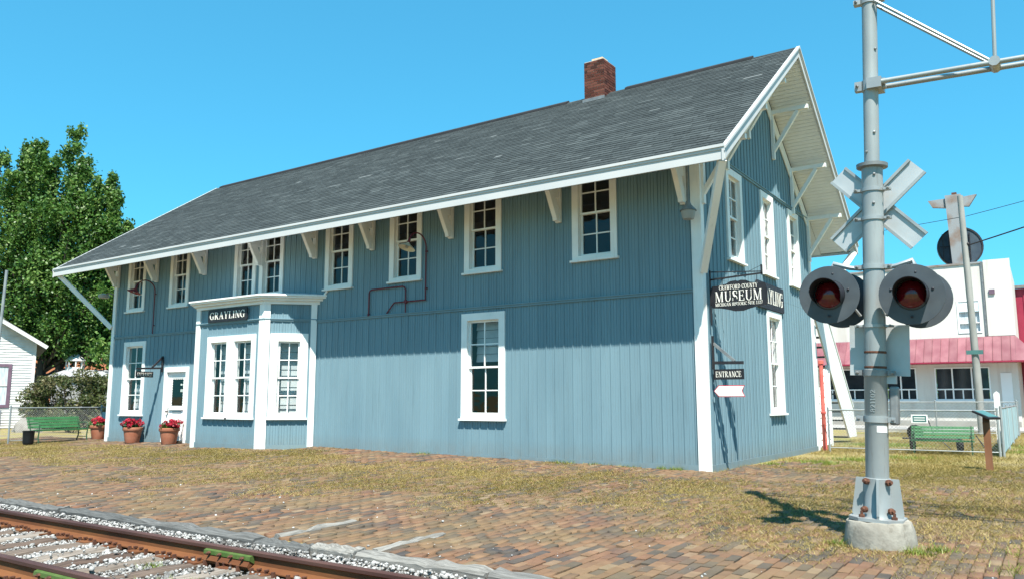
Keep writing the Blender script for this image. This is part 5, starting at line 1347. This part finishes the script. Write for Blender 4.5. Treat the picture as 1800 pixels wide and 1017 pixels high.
chain_fence('chain_link_fence', 'far chain-link fence before the white building', (-1.6, 20.0), (4.0, 20.2), 1.2, [.05, 2.95, 5.55], 'chain-link fences', pitch=.15, mesh_r=.003)
# fence with pale blue slats running back from the gate
R = thing('slat_fence', 'chain-link fence with pale blue slats at the right border', 'fence', (4.14, 7.78, 0), math.radians(91))
for t in (0, 3.5, 7, 10.5, 13.8):
    mb = MB(); mb.tube([(t, 0, -.05), (t, 0, 1.13)], .03, 8); mb.build('post', 'galv', R, smooth=True)
mb = MB(); mb.tube([(0, 0, 1.08), (13.8, 0, 1.08)], .02, 6); mb.build('top_rail', 'galv', R)
slm = []
for k in range(5):
    mb = MB(); mb.box(-.045, .045, -.006, .006, .05, 1.05, k / 4.); me = mb.mesh('slat'); me.materials.append(MATS['slat_blue']); slm.append(me)
for k in range(138):
    o = bpy.data.objects.new('slat', random.choice(slm)); COL.objects.link(o); o.parent = R; o.location = (.06 + k * .0995, random.gauss(0, .004), 0); o.rotation_euler = (0, 0, random.gauss(0, .15))
R = thing('fence_sign', 'small teal notice with white border on the fence left of the bench', 'sign', (2.45, 7.66, .82))
mb = MB(); mb.box(-.18, .18, -.006, .0, -.10, .10); mb.build('plate', 'trim', R)
mb = MB(); mb.box(-.15, .15, -.0095, -.0065, -.075, .075); tp_ = mb.build('panel', 'panel_teal', R)
mb = MB(); mb.box(-.12, .12, -.012, -.0098, .015, .035); mb.box(-.12, .12, -.012, -.0098, -.04, -.02); mb.build('print_lines', 'trim', tp_)

# tilted display panel on a brown post
R = thing('marker_panel', 'tilted dark display panel on a brown wooden post', 'information panel', (4.17, 3.0, 0))
mb = MB(); mb.hexa([(-.055, -.05, -.05), (.055, -.05, -.05), (.055, .05, -.05), (-.055, .05, -.05), (-.055, -.05, .86), (.055, -.05, .86), (.055, .05, .97), (-.055, .05, .97)]); po = mb.build('post', 'post_brown', R)
mb = MB(); mb.beam((-.13, .10, 1.06), (.15, -.08, .93), .30, .035); mb.build('frame', 'iron_black', R)
mb = MB(); mb.beam((-.105, .088, 1.072), (.125, -.06, .965), .25, .006); mb.build('panel', 'panel_teal', R)
# old wheeled implement behind the bench
R = thing('iron_cart', 'old black iron cart wheels and axle behind the right bench', 'cart', (2.4, 8.95, .0))
def wheel(x, y, z, r, ax=(1, 0.3, 0)):
    w = MB(); w.lathe([(r * .7, -.05), (r, -.05), (r * 1.03, 0), (r, .05), (r * .7, .05)], 20, (x, y, z), ax); w.lathe([(.05, -.07), (.05, .07)], 8, (x, y, z), ax)
    a_ = Vector(ax).normalized()
    for j in range(6):
        th = math.pi * j / 3; e = (Vector((0, 0, 1)) * math.sin(th) + a_.cross(Vector((0, 0, 1))) * math.cos(th)) * r * .8; w.tube([(x, y, z), Vector((x, y, z)) + e], .015, 4)
    w.build('wheel', 'rubber', R)
wheel(-.32, 0, .17, .17); wheel(-.28, .25, .43, .2, (.5, 1, .1)); wheel(.75, .05, .15, .15); wheel(.70, .4, .15, .15)
mb = MB(); mb.tube([(-.55, 0, .30), (.75, .05, .28)], .025, 6); mb.tube([(.3, .05, .3), (.55, -.05, .05)], .015, 5); mb.tube([(.2, .1, .3), (.05, .2, .75), (-.02, .2, .82)], .014, 5); mb.tube([(1.1, .1, .4), (1.3, .1, .05)], .014, 5); mb.build('axle_and_levers', 'iron_black', R)
# red standpipe at the far gable corner
R = thing('standpipe', 'thin red standpipe at the far corner of the gable wall', 'pipe', (.15, 7.98, 0))
mb = MB(); mb.lathe([(.07, -.05), (.06, .0), (.055, .9), (.07, .92), (.07, .97), (.052, .98), (.052, 2.2), (.075, 2.22), (.075, 2.30), (.05, 2.31), (.0, 2.31)], 14); mb.build('pipe', 'standpipe_red', R, smooth=True)

# outside stair behind the depot
R = thing('back_stair', 'white wooden outside stair with lattice behind the depot', 'stair', (-.3, 8.6, 0))
def st_pt(t): return (5.25 * t, 3.45 * (1 - t) + .10)       # along +y, height
for x in (0.0, -1.08):
    mb = MB(); mb.prism([(x, .25, 4.05), (x, 4.25, .12), (x, 5.32, .12), (x, 4.95, 1.02), (x, 1.1, 4.72), (x, .25, 4.72)], (.05, 0, 0)); mb.build('side_panel', 'trim', R)
    mb = MB(); mb.beam((x + .025, .9, 4.86), (x + .025, 4.95, 1.06), .10, .05); mb.build('handrail', 'trim', R)
for k in range(14):
    y = .75 + k * .285; z = 3.62 - k * .268; mb = MB(); mb.box(-1.02, -.01, y - .15, y + .17, z - .04, z); mb.build('tread', 'timber_grey', R)
mb = MB(); mb.box(-1.1, .05, -.65, .6, 3.40, 3.48); mb.build('landing', 'trim', R)
for y in (.55, 1.95):
    mb = MB(); mb.box(-.03, .07, y - .06, y + .06, -.05, 3.35 if y < 1 else 2.3); mb.build('post', 'trim', R)
for y0_ in (.62,):
    for s in (1, -1):
        for k in range(-10, 8):
            c0 = k * .20; seg = [(y, c0 + s * (y - .62) * 1.0 + (0 if s > 0 else 1.3)) for y in (.62, 1.88)]
            (ya, za), (yb_, zb) = seg
            za2, zb2 = max(0.02, min(2.15, za)), max(0.02, min(2.15, zb))
            if abs(za2 - zb2) < .05: continue
            ya2 = ya + (yb_ - ya) * (za2 - za) / (zb - za); yb2 = ya + (yb_ - ya) * (zb2 - za) / (zb - za)
            mb = MB(); mb.beam((.05 + .01 * s, ya2, za2), (.05 + .01 * s, yb2, zb2), .008, .045, (1, 0, 0)); mb.build('lattice_slat', 'trim', R)

# ================================================================== BACKGROUND RIGHT
# white commercial building with a red canopy
WY = 30.0
wb = thing('white_building', 'white two storey flat-roofed building with red metal canopy', 'building', (0, WY, 0))
Tw = lambda u, v, w: (u, -w, v)
upw = (1.42, 2.42, 4.48, 6.08); sf = [(.24, 2.58, 1.28, 2.86), (-1.98, -.56, 1.28, 2.88), (-5.2, -2.9, 1.28, 2.88)]
holes = [upw] + sf
us = sorted(set([-9, 3.72] + [e for h in holes for e in h[:2]])); vs = sorted(set([-.2, 7.86] + [e for h in holes for e in h[2:]]))
mb = MB(Tw)
for a_, b_ in zip(us[:-1], us[1:]):
    for c_, d_2 in zip(vs[:-1], vs[1:]):
        if any(h[0] <= a_ and b_ <= h[1] and h[2] <= c_ and d_2 <= h[3] for h in holes): continue
        mb.face([(a_, c_, 0), (b_, c_, 0), (b_, d_2, 0), (a_, d_2, 0)])
mb.face([(3.72, -.2, 0), (3.72, -.2, -4.4), (3.72, 7.3, -4.4), (3.72, 7.86, 0)]); mb.face([(-9, 7.4, 0), (3.72, 7.4, 0), (3.72, 7.1, -4.4), (-9, 7.1, -4.4)])
mb.build('wall', 'stucco', wb, recalc=False)
mb = MB(Tw); mb.box(-9, 2.62, 7.80, 7.88, -.1, .06); mb.build('parapet_cap', 'rusty_sheet', wb)
mb = MB(Tw); mb.box(2.66, 3.76, 4.3, 7.93, .002, .05); mb.build('facade_panel', 'stucco', wb)
mb = MB(Tw); mb.box(2.56, 2.63, 4.32, 7.86, .0, .07); mb.build('downspout', 'galv_dark', wb)
mb = MB(Tw); mb.box(2.82, 3.06, 6.28, 6.5, .051, .12); mb.build('vent', 'plum_trim', wb)
def shop_window(h, mull, transom=True):
    u0, u1, v0, v1 = h; mb = MB(Tw); f = .06
    mb.box(u0, u0 + f, v0, v1, -.14, .03); mb.box(u1 - f, u1, v0, v1, -.14, .03); mb.box(u0 + f, u1 - f, v1 - f, v1, -.14, .029); mb.box(u0 + f, u1 - f, v0, v0 + f, -.14, .029)
    mb.box(u0 - .05, u1 + .05, v0 - .06, v0 - .001, -.05, .08)
    w = mb.build('window', 'frame_white', wb); us_ = [u0 + f] + mull + [u1 - f]; vt = v0 + (v1 - v0) * .33
    for m_ in mull: mb = MB(Tw); mb.box(m_ - .03, m_ + .03, v0 + f, v1 - f, -.12, .01); mb.build('mullion', 'frame_white', w)
    mb = MB(Tw); mb.box(u0 + f, u1 - f, vt - .03, vt + .03, -.11, .0); mb.build('transom', 'frame_white', w)
    for a_, b_ in zip(us_[:-1], us_[1:]):
        mb = MB(Tw); mb.box(a_ + .02, b_ - .02, vt + .02, v1 - f, -.10, -.09); mb.build('pane', 'glass_dark', w)
        mid = (a_ + b_) / 2
        mb = MB(Tw); mb.box(a_ + .02, mid - .025, v0 + f, vt - .02, -.10, -.09); mb.build('pane', 'glass_dark', w)
        mb = MB(Tw); mb.box(mid + .025, b_ - .02, v0 + f, vt - .02, -.10, -.09); mb.build('pane', 'glass_dark', w)
        mb = MB(Tw); mb.box(mid - .025, mid + .025, v0 + f, vt - .02, -.11, -.02); mb.build('mullion', 'frame_white', w)
shop_window(sf[0], [1.0, 1.82]); shop_window(sf[1], [-1.28]); shop_window(sf[2], [-4.0])
u0, u1, v0, v1 = upw
mb = MB(Tw); mb.box(u0, u0 + .07, v0, v1, -.14, .03); mb.box(u1 - .07, u1, v0, v1, -.14, .03); mb.box(u0 + .07, u1 - .07, v1 - .07, v1, -.14, .03); mb.box(u0 + .07, u1 - .07, v0, v0 + .07, -.14, .03); mb.box(u0 + .07, u1 - .07, 5.52, v1 - .07, -.05, .0); mb.box(u0 + .07, u1 - .07, 4.95, 5.0, -.12, .0)
uw = mb.build('window', 'frame_white', wb)
mb = MB(Tw); mb.box(u0 + .07, u1 - .07, v0 + .07, 5.52, -.12, -.11); mb.build('pane', 'curtain', uw)
# canopy of ribbed metal panels
cz_t, cz_b, cd = 4.28, 3.08, 1.15
k = 0; u = -8.0
while u < 3.7:
    u1_ = min(u + .36, 3.72); mb = MB(Tw); tn_ = random.random()
    mb.hexa([(u + .004, cz_b, cd - .03), (u1_ - .004, cz_b, cd - .03), (u1_ - .004, cz_t, .03), (u + .004, cz_t, .03), (u + .004, cz_b, cd), (u1_ - .004, cz_b, cd), (u1_ - .004, cz_t, .06), (u + .004, cz_t, .06)], tn_)
    mb.hexa([(u + .004, cz_b, cd), (u + .03, cz_b, cd), (u + .03, cz_t, .06), (u + .004, cz_t, .06), (u + .01, cz_b + .02, cd + .03), (u + .024, cz_b + .02, cd + .03), (u + .024, cz_t, .09), (u + .01, cz_t, .09)], tn_)
    mb.build('canopy_panel', 'canopy_red', wb); u = u1_
mb = MB(Tw); mb.hexa([(3.72, cz_b, cd), (4.72, cz_b, cd), (3.73, cz_t, .06), (3.722, cz_t, .06), (3.72, cz_b, cd - .05), (4.72, cz_b, -8), (3.75, cz_t, -8), (3.722, cz_t, 0)]); mb.build('canopy_corner', 'canopy_red', wb)
mb = MB(Tw); mb.box(-8, 4.3, cz_b - .06, cz_b - .002, .02, cd + .02); mb.build('canopy_soffit', 'wing_red', wb)
mb = MB(Tw); mb.box(-8.9, 3.68, -.05, .30, .003, .03); mb.build('plinth', 'sidewalk', wb)
for (x, z) in ((3.5, 2.5),):
    mb = MB(Tw); mb.box(3.0, 3.45, .3, 2.55, .003, .02); mb.build('door_panel', 'frame_white', wb)
rw = thing('red_building', 'dark red metal-clad building behind the white one at the right border', 'building', (0, 34.6, 0))
mb = MB(); mb.box(2.6, 14, 0, 10, -.1, 7.0); mb.build('wall', 'wing_red', rw)
mb = MB(); mb.prism([(2.5, -.2, 7.002), (14.2, -.2, 7.002), (14.2, 5, 7.6), (2.5, 5, 7.6)], (0, 0, .15)); mb.build('roof', 'roof_grey', rw)
for j in range(24): mb = MB(); mb.box(2.7 + j * .45, 2.74 + j * .45, -.04, -.001, 0, 6.95); mb.build('rib', 'wing_red', rw)
# rusty roof sign and the round sign behind it
R = thing('roof_sign', 'rusty empty T-shaped sign standing on the white building roof', 'sign', (1.62, 30.7, 7.3))
mb = MB(); mb.hexa([(-.26, -.2, 0), (.22, -.2, 0), (.22, .25, 0), (-.26, .25, 0), (-.40, -.2, 4.15), (.30, -.2, 4.15), (.30, .25, 4.15), (-.40, .25, 4.15)]); mb.build('column', 'rusty_sheet', R)
mb = MB(); mb.prism([(-.41, -.10, 3.55), (-1.0, -.10, 3.65), (-1.18, -.10, 4.0), (-.41, -.10, 4.02)], (0, .25, 0)); mb.build('left_wing', 'rusty_sheet', R)
mb = MB(); mb.prism([(.31, -.10, 3.55), (.62, -.10, 3.5), (.98, -.10, 4.05), (.31, -.10, 4.0)], (0, .25, 0)); mb.build('right_wing', 'rusty_sheet', R)
mb = MB(); mb.box(-.1, .12, -.1, .1, 4.15, 4.28); mb.build('cap', 'bolt_rust', R)
R = thing('round_roof_sign', 'dark round sign seen from behind on the white building roof', 'sign', (1.62, 31.7, 8.95))
mb = MB(); mb.lathe([(.0, -.08), (.98, -.08), (1.0, -.05), (1.0, .05), (.98, .08), (.0, .08)], 36, (0, 0, 0), (.25, -1, 0)); mb.build('disc', 'disc_dark', R, smooth=True)
mb = MB(); mb.lathe([(.96, -.1), (1.04, -.1), (1.04, .12), (.96, .12), (.96, -.1)], 36, (0, 0, 0), (.25, -1, 0), close=False); mb.build('rim', 'iron_black', R)
for x in (-.72, -.45, .45): mb = MB(); mb.beam((x, -.15 + x * .25, -.7), (x, -.15 + x * .25, .7), .05, .05, (0, 1, 0)); mb.build('frame_bar', 'iron_black', R)
mb = MB(); mb.beam((-.85, -.38, .05), (-.2, -.2, .05), .05, .05); mb.build('frame_bar', 'iron_black', R)
mb = MB(); mb.box(-.1, .1, -.1, .1, -1.7, -.9); mb.build('stand', 'iron_black', R)
# utility pole and wires
UP = Vector((2.62, 21.5, 0))
R = thing('utility_pole', 'slim grey utility pole in front of the white building', 'utility pole', UP)
mb = MB(); mb.tube([(.10, 0, -.1), (.05, 0, 4.5), (-.02, 0, 9.3)], [.145, .125, .105], 12); mb.build('pole', 'pole_grey', R, smooth=True)
mb = MB(); mb.box(-.22, .35, -.17, -.15, 3.02, 3.18); mb.build('street_plate', 'panel_teal', R)
mb = MB(); mb.lathe([(.02, 0), (.05, .04), (.02, .1)], 8, (.12, -.05, 7.3)); mb.tube([(.1, 0, 7.2), (.15, -.02, 7.0), (.1, 0, 6.7)], .02, 5); mb.build('insulator', 'iron_black', R)
def wire(p, q, sag, r, lab):
    p, q = Vector(p), Vector(q); pts = [p.lerp(q, t) + Vector((0, 0, -sag * 4 * t * (1 - t))) for t in np.linspace(0, 1, 15)]
    mb = MB(); mb.tube(pts, r, 5); o = mb.build('overhead_wire', 'iron_black', None, smooth=True); tag(o, lab, 'wire', 'overhead wires')
wire((2.72, 21.5, 7.28), (14.5, 12.0, 9.2), .2, .028, 'thick overhead wire running right from the utility pole')
wire((2.74, 21.5, 8.45), (16, 14.0, 9.8), .2, .012, 'thin overhead wire running right, above the thick one')
wire((2.70, 21.5, 8.45), (-30, 36, 11.0), .5, .012, 'thin overhead wire running left behind the crossbuck')
R = thing('white_post', 'square white wooden post behind the slatted fence end', 'post', (3.72, 14.0, 0))
mb = MB(); mb.box(-.075, .075, -.075, .075, -.05, 1.46); mb.prism([(-.075, -.075, 1.462), (.075, -.075, 1.462), (0, -.075, 1.53)], (0, .15, 0)); mb.build('shaft', 'white_post', R)
R = thing('red_barrel', 'red barrel cut by the right picture border', 'barrel', (4.5, 23.0, 0))
mb = MB(); mb.lathe([(.0, 0), (.33, 0), (.34, .3), (.36, .32), (.34, .34), (.34, .62), (.36, .64), (.34, .66), (.33, .95), (.0, .95)], 18); mb.build('drum', 'red_plastic', R, smooth=True)
mb = MB(); mb.box(-12, 12, 24.2, 29.2, -.06, .06); o = mb.build('pavement', 'sidewalk', None); tag(o, kind='structure')

# ================================================================== BACKGROUND LEFT
# white clapboard house, its gable end turned to the camera
HR = math.radians(67)
hs = thing('clapboard_house', 'white clapboard house with a plum window frame at the left border', 'house', (-35.9, 4.9, 0), HR)
n = 34
wz = 4.05
for k in range(n):
    z = k * .125; lim = 0.0
    x1 = 0.0 if z < wz else -(z - wz) / .62 * 1.0
    for (a_, b_) in (((-7.0, -2.55), (-.92, x1)) if .98 < z + .06 < 3.02 else ((-7.0 + 0, x1),)):
        if b_ - a_ > .02:
            mb = MB(); mb.hexa([(a_, -.0, z), (b_, -.0, z), (b_, .05, z), (a_, .05, z), (a_, -.0 + .03, z + .128), (b_, .03, z + .128), (b_, .05, z + .128), (a_, .05, z + .128)]); mb.build('clapboard', 'clapboard', hs)
for k in range(10):
    z = n * .125 + k * .125; x1 = -(z - wz) / .62
    mb = MB(); mb.hexa([(-7 - x1, 0, z), (x1, 0, z), (x1, .05, z), (-7 - x1, .05, z), (-7 - x1, .018, z + .128), (x1 - .1, .018, z + .128), (x1 - .1, .05, z + .128), (-7 - x1, .05, z + .128)]); mb.build('clapboard', 'clapboard', hs)
mb = MB(); mb.box(-7, -.0, .051, 9, -.2, wz); mb.build('wall', 'clapboard', hs)
mb = MB(); mb.box(-.09, .03, -.02, .1, -.1, wz + .02); mb.build('corner_board', 'clapboard', hs)
mb = MB()
for s in (0, 1):
    xe = .45 if s == 0 else -7.45; zt = wz - .28 + .06; xr, zr = -3.5, wz + .62 * 3.5 + .12
    mb.hexa([(xe, -.35, zt), (xr, -.35, zr), (xr, 9.3, zr), (xe, 9.3, zt), (xe, -.35, zt + .14), (xr, -.35, zr + .14), (xr, 9.3, zr + .14), (xe, 9.3, zt + .14)])
rf = mb.build('roof', 'roof_grey', hs)
mb = MB(); mb.beam((.47, -.37, wz - .20), (-3.5, -.37, wz + 2.26), .05, .17, (0, 0, 1)); mb.build('rake_board', 'clapboard', rf)
mb = MB(); mb.box(-2.55, -.92, -.03, .02, .96, 1.1); mb.box(-2.55, -.92, -.03, .02, 2.9, 3.04); mb.box(-2.55, -2.4, -.03, .02, 1.1, 2.9); mb.box(-1.07, -.92, -.03, .02, 1.1, 2.9); wi = mb.build('window', 'plum_trim', hs)
mb = MB(); mb.box(-2.4, -1.07, .02, .04, 1.1, 2.0); mb.build('pane', 'curtain', wi)
mb = MB(); mb.box(-2.4, -1.07, .0, .03, 2.03, 2.9); mb.build('pane', 'curtain', wi)
mb = MB(); mb.box(-2.4, -1.07, -.01, .035, 1.98, 2.04); mb.build('meeting_rail', 'clapboard', wi)
R = thing('window_box', 'red flower box under the plum window at the left border', 'flower box', (-36.55, 3.35, .66), HR)
mb = MB(); mb.box(-.9, .35, -.25, -.02, 0, .2); mb.build('box', 'standpipe_red', R)
V, F, t = leaf_soup([(-.6 + .2 * k, -.13, .24) for k in range(5)], [(.14, .1, .08)] * 5, 60, .07, seed=77); raw_mesh('flowers', V, F, t, 'petal_red', R)
R = thing('utility_box', 'pale bluish tub under the flower box at the left border', 'tub', (-36.0, 3.0, 0), HR)
mb = MB(); mb.lathe([(.0, 0), (.42, 0), (.50, .45), (.53, .46), (.53, .52), (.48, .52), (.0, .4)], 18); mb.build('tub', 'slat_blue', R, smooth=True)
# leaning steel pole at the border
R = thing('leaning_pole', 'thin leaning steel pole at the left picture border', 'pole', (-24.80, -1.5, -.05))
mb = MB(); mb.tube([(0, 0, -.05), (.31, .0, 5.79)], .05, 8); mb.build('pole', 'galv', R, smooth=True)

def tree(name, lab, loc, lobes, leaf, n_per, trunk, m='leaf_poplar', seed=1, group='trees beyond the depot'):
    """lobes: (u, depth, z_bottom, z_top, radius) spires of foliage; u along the picture plane"""
    R = thing(name, lab, 'tree', loc, 0, group); r = np.random.default_rng(seed); cs = []; rs = []; br = []
    for (u, dp, zb, zt, rad) in lobes:
        ux, uy = u * .824 - dp * .566, u * .566 + dp * .824
        k = max(4, int((zt - zb) / (rad * .42)))
        for j in range(k):
            t = (j + .5) / k; taper = min(1.0, 1.9 * (1 - t) + .18) * min(1, .55 + t * 1.5)
            for q in range(5):
                a_ = r.random() * 6.283; d = rad * taper * r.uniform(.25, 1.15)
                cs.append((ux + d * math.cos(a_) + t * .7, uy + d * math.sin(a_), zb + (zt - zb) * t + r.normal(0, .2))); s_ = rad * taper * r.uniform(.16, .40) + .12
                rs.append((s_ * .8, s_ * .8, s_ * 1.35))
                if q == 0: br.append(cs[-1])
    V, F, t = leaf_soup(cs, rs, n_per, leaf, seed=seed, up=.15, soft=.60, tone_sd=.2); raw_mesh('crown', V, F, t, m, R)
    mb = MB()
    for (pts, rad) in trunk: mb.tube(pts, rad, 9)
    mb.build('trunk', 'bark', R, smooth=True)
    mb = MB()
    for c in br[::2]:
        b0 = trunk[0][0][min(2, len(trunk[0][0]) - 1)]; b0 = (b0[0], b0[1], min(b0[2], c[2] * .6)); mid = ((b0[0] + c[0]) / 2, (b0[1] + c[1]) / 2, (b0[2] + c[2]) / 2 - .4)
        mb.tube([b0, mid, c], [.10, .06, .02], 5)
    mb.build('limb', 'bark', R, smooth=True)
    return R
TB = (-48.6, 11.5, 0)
lob = [(-4.2, 0, 4.5, 17.6, 1.9), (-3.0, .5, 4.2, 18.2, 1.5), (-1.6, -.6, 4.6, 18.2, 1.7), (.35, .2, 4.0, 19.3, 1.9), (1.5, -.5, 4.4, 17.0, 1.5), (2.2, .6, 4.2, 14.6, 1.7), (2.7, .3, 4.2, 16.2, 1.35), (3.6, -.3, 4.6, 14.8, 1.15), (4.1, .5, 4.5, 13.0, .9), (2.2, 1.8, 3.6, 12.5, 2.0), (-.5, 1.8, 3.8, 16.5, 2.2), (3.8, 1.2, 3.2, 10.0, 1.6), (-3, -1.2, 4.5, 16.0, 1.9), (1.0, -1.4, 4.5, 15.5, 1.9), (-.6, -.9, 5, 17.2, 1.7), (-2.2, 1.0, 5, 17.3, 1.7), (2.4, -.9, 4.4, 15.2, 1.6)]
tree('poplar_tree', 'tall green poplar tree behind the white house at the left', TB, lob, .18, 92,
     [([(-.6, -.4, -.1), (-.5, -.3, 1.8), (-.2, -.1, 4.5), (.2, .1, 9), (.3, .2, 15)], [.42, .34, .28, .18, .06]), ([(-.55, -.3, .4), (.5, .4, 3.0), (1.3, 1.0, 6.0), (2.4, 1.8, 11)], [.30, .24, .2, .06]), ([(-.5, -.3, 1.2), (-1.3, -.9, 4), (-2.2, -1.5, 9)], [.26, .2, .06])], seed=4)
tree('poplar_tree', 'small distant green tree top just above the depot roof', (-58.0, 24.0, 0), [(0, 0, 5, 15.9, 1.3), (.9, .2, 5, 15.1, 1.0), (-.9, 0, 5, 14.8, 1.1), (1.8, 0, 5, 14.2, 1.0)], .28, 90, [([(0, 0, -.1), (0, 0, 4), (.2, 0, 11)], [.3, .25, .06])], seed=9)
tree('leafy_tree', 'dark green tree behind the bush beside the depot corner', (-43.0, 14.5, 0), [(-.6, 0, 2.4, 7.6, 1.8), (1.4, .4, 2.2, 9.2, 1.9), (3.4, .4, 2.2, 9.0, 1.9), (.4, -1.0, 2.3, 6.4, 1.5)], .24, 150, [([(.6, .3, -.1), (.6, .3, 2), (1.0, .6, 5)], [.26, .2, .08])], seed=14)
def bush(lab, loc, cl, n_per, leaf, seed, m='leaf_bush', name='bush'):
    R = thing(name, lab, 'bush', loc, 0, 'bushes left of the depot')
    V, F, t = leaf_soup([c[:3] for c in cl], [c[3:] for c in cl], n_per, leaf, seed=seed, up=.3, shell=.4, tone_sd=.28); raw_mesh('foliage', V, F, t, m, R)
    mb = MB()
    for c in cl[::2]: mb.tube([(c[0] * .3, c[1] * .3, -.05), (c[0] * .7, c[1] * .7, c[2] * .5), (c[0], c[1], c[2])], [.03, .02, .008], 5)
    mb.build('stem', 'bark', R)
    return R
rr = random.Random(21); cl = []
for k in range(120):
    u = rr.uniform(-2.05, 2.0); z = rr.uniform(.25, 2.7) * (1 - .08 * abs(u)); dp = rr.uniform(-.7, .7)
    cl.append((u * .824 - dp * .566, u * .566 + dp * .824, z, rr.uniform(.25, .5), rr.uniform(.25, .5), rr.uniform(.22, .45)))
bush('straggly olive green bush between white house and depot', (-33.9, 5.9, 0), cl, 170, .095, 31)
cl = [(rr.uniform(-1.2, .9), rr.uniform(-.4, .4), rr.uniform(.15, .7), .35, .3, .25) for _ in range(12)]
bush('low grey-green shrub behind the left bench', (-28.6, 3.2, 0), cl, 130, .07, 33)
R = thing('boulder', 'pale boulder behind the chain-link fence left of the depot', 'boulder', (-31.0, 2.55, -.1))
bmx = bmesh.new(); bmesh.ops.create_icosphere(bmx, subdivisions=3, radius=1)
for v in bmx.verts: v.co = Vector((v.co.x * .85, v.co.y * .5, v.co.z * .62)) * (1 + .12 * math.sin(v.co.x * 5 + v.co.z * 3) + random.gauss(0, .02))
me = bpy.data.meshes.new('stone'); bmx.to_mesh(me); bmx.free(); me.materials.append(MATS['rock']); o = bpy.data.objects.new('stone', me); COL.objects.link(o); o.parent = R
R = thing('sandwich_board', 'pale grey board standing behind the left flower pot', 'board', (-22.4, 1.35, 0), math.radians(35))
for s in (-1, 1):
    mb = MB(); mb.beam((0, s * .22, 0), (0, s * .02, .88), .62, .025, (0, 1, 0)); mb.build('panel', 'slat_blue', R)
# far buildings
R = thing('orange_building', 'far orange-brown building seen between the tree trunks', 'building', (-68, 22, 0), math.radians(30))
mb = MB(); mb.box(-7, 7.5, 0, 8, -.1, 6.2); mb.build('wall', 'orange_wall', R)
mb = MB(); mb.hexa([(-7.4, -.5, 6.2), (8, -.5, 6.2), (8, 8.5, 6.2), (-7.4, 8.5, 6.2), (-7.4, 3.8, 8.6), (8, 3.8, 8.6), (8, 4.2, 8.6), (-7.4, 4.2, 8.6)]); mb.build('roof', 'orange_wall', R)
for k in range(5):
    mb = MB(); mb.box(-5.6 + 2.6 * k, -4.6 + 2.6 * k, -.05, -.001, 1.2, 2.6); f_ = mb.build('window', 'frame_white', R); mb = MB(); mb.box(-5.5 + 2.6 * k, -4.7 + 2.6 * k, -.07, -.051, 1.3, 2.5); mb.build('pane', 'glass_dark', f_)
R = thing('gazebo', 'small white pavilion with pointed roof behind the bush', 'pavilion', (-46.5, 12.2, 0))
mb = MB(); mb.lathe([(.62, 3.80), (.60, 3.86), (.16, 4.25), (.0, 4.42)], 8); mb.build('roof', 'trim', R)
for k in range(8):
    a_ = 2 * math.pi * (k + .5) / 8; mb = MB(); mb.tube([(math.cos(a_) * .5, math.sin(a_) * .5, -.05), (math.cos(a_) * .5, math.sin(a_) * .5, 3.82)], .04, 6); mb.build('post', 'trim', R)
mb = MB(); mb.lathe([(.50, 2.6), (.52, 2.6), (.52, 3.4), (.50, 3.4)], 8); mb.build('screen', 'trim', R)
R = thing('shed', 'low pale grey shed behind the olive bush', 'shed', (-43.5, 11.4, 0), math.radians(30))
mb = MB(); mb.box(-2.2, 4.0, 0, 3, -.1, 2.75); mb.build('wall', 'shed_grey', R)
mb = MB(); mb.hexa([(-2.4, -.3, 2.75), (4.2, -.3, 2.75), (4.2, 3.3, 2.75), (-2.4, 3.3, 2.75), (-2.4, 1.4, 3.2), (4.2, 1.4, 3.2), (4.2, 1.6, 3.2), (-2.4, 1.6, 3.2)]); mb.build('roof', 'shed_grey', R)
# distant tree line closing the horizon
fs = []; fr_ = []
r9 = np.random.default_rng(99)
for k in range(150):
    a_ = math.radians(r9.uniform(-80, 75)); d = r9.uniform(105, 135); s_ = r9.uniform(3, 5.5)
    fs.append((CAM.x - math.sin(a_ ) * d, CAM.y + math.cos(a_) * d, s_ * .7)); fr_.append((s_, s_, s_ * 1.1))
V, F, t = leaf_soup(fs, fr_, 260, .9, seed=98, up=.2, shell=.5, tone_mu=.4)
o = raw_mesh('distant_trees', V, F, t, 'leaf_poplar'); tag(o, 'far low line of trees on the horizon', 'trees', kind='stuff')
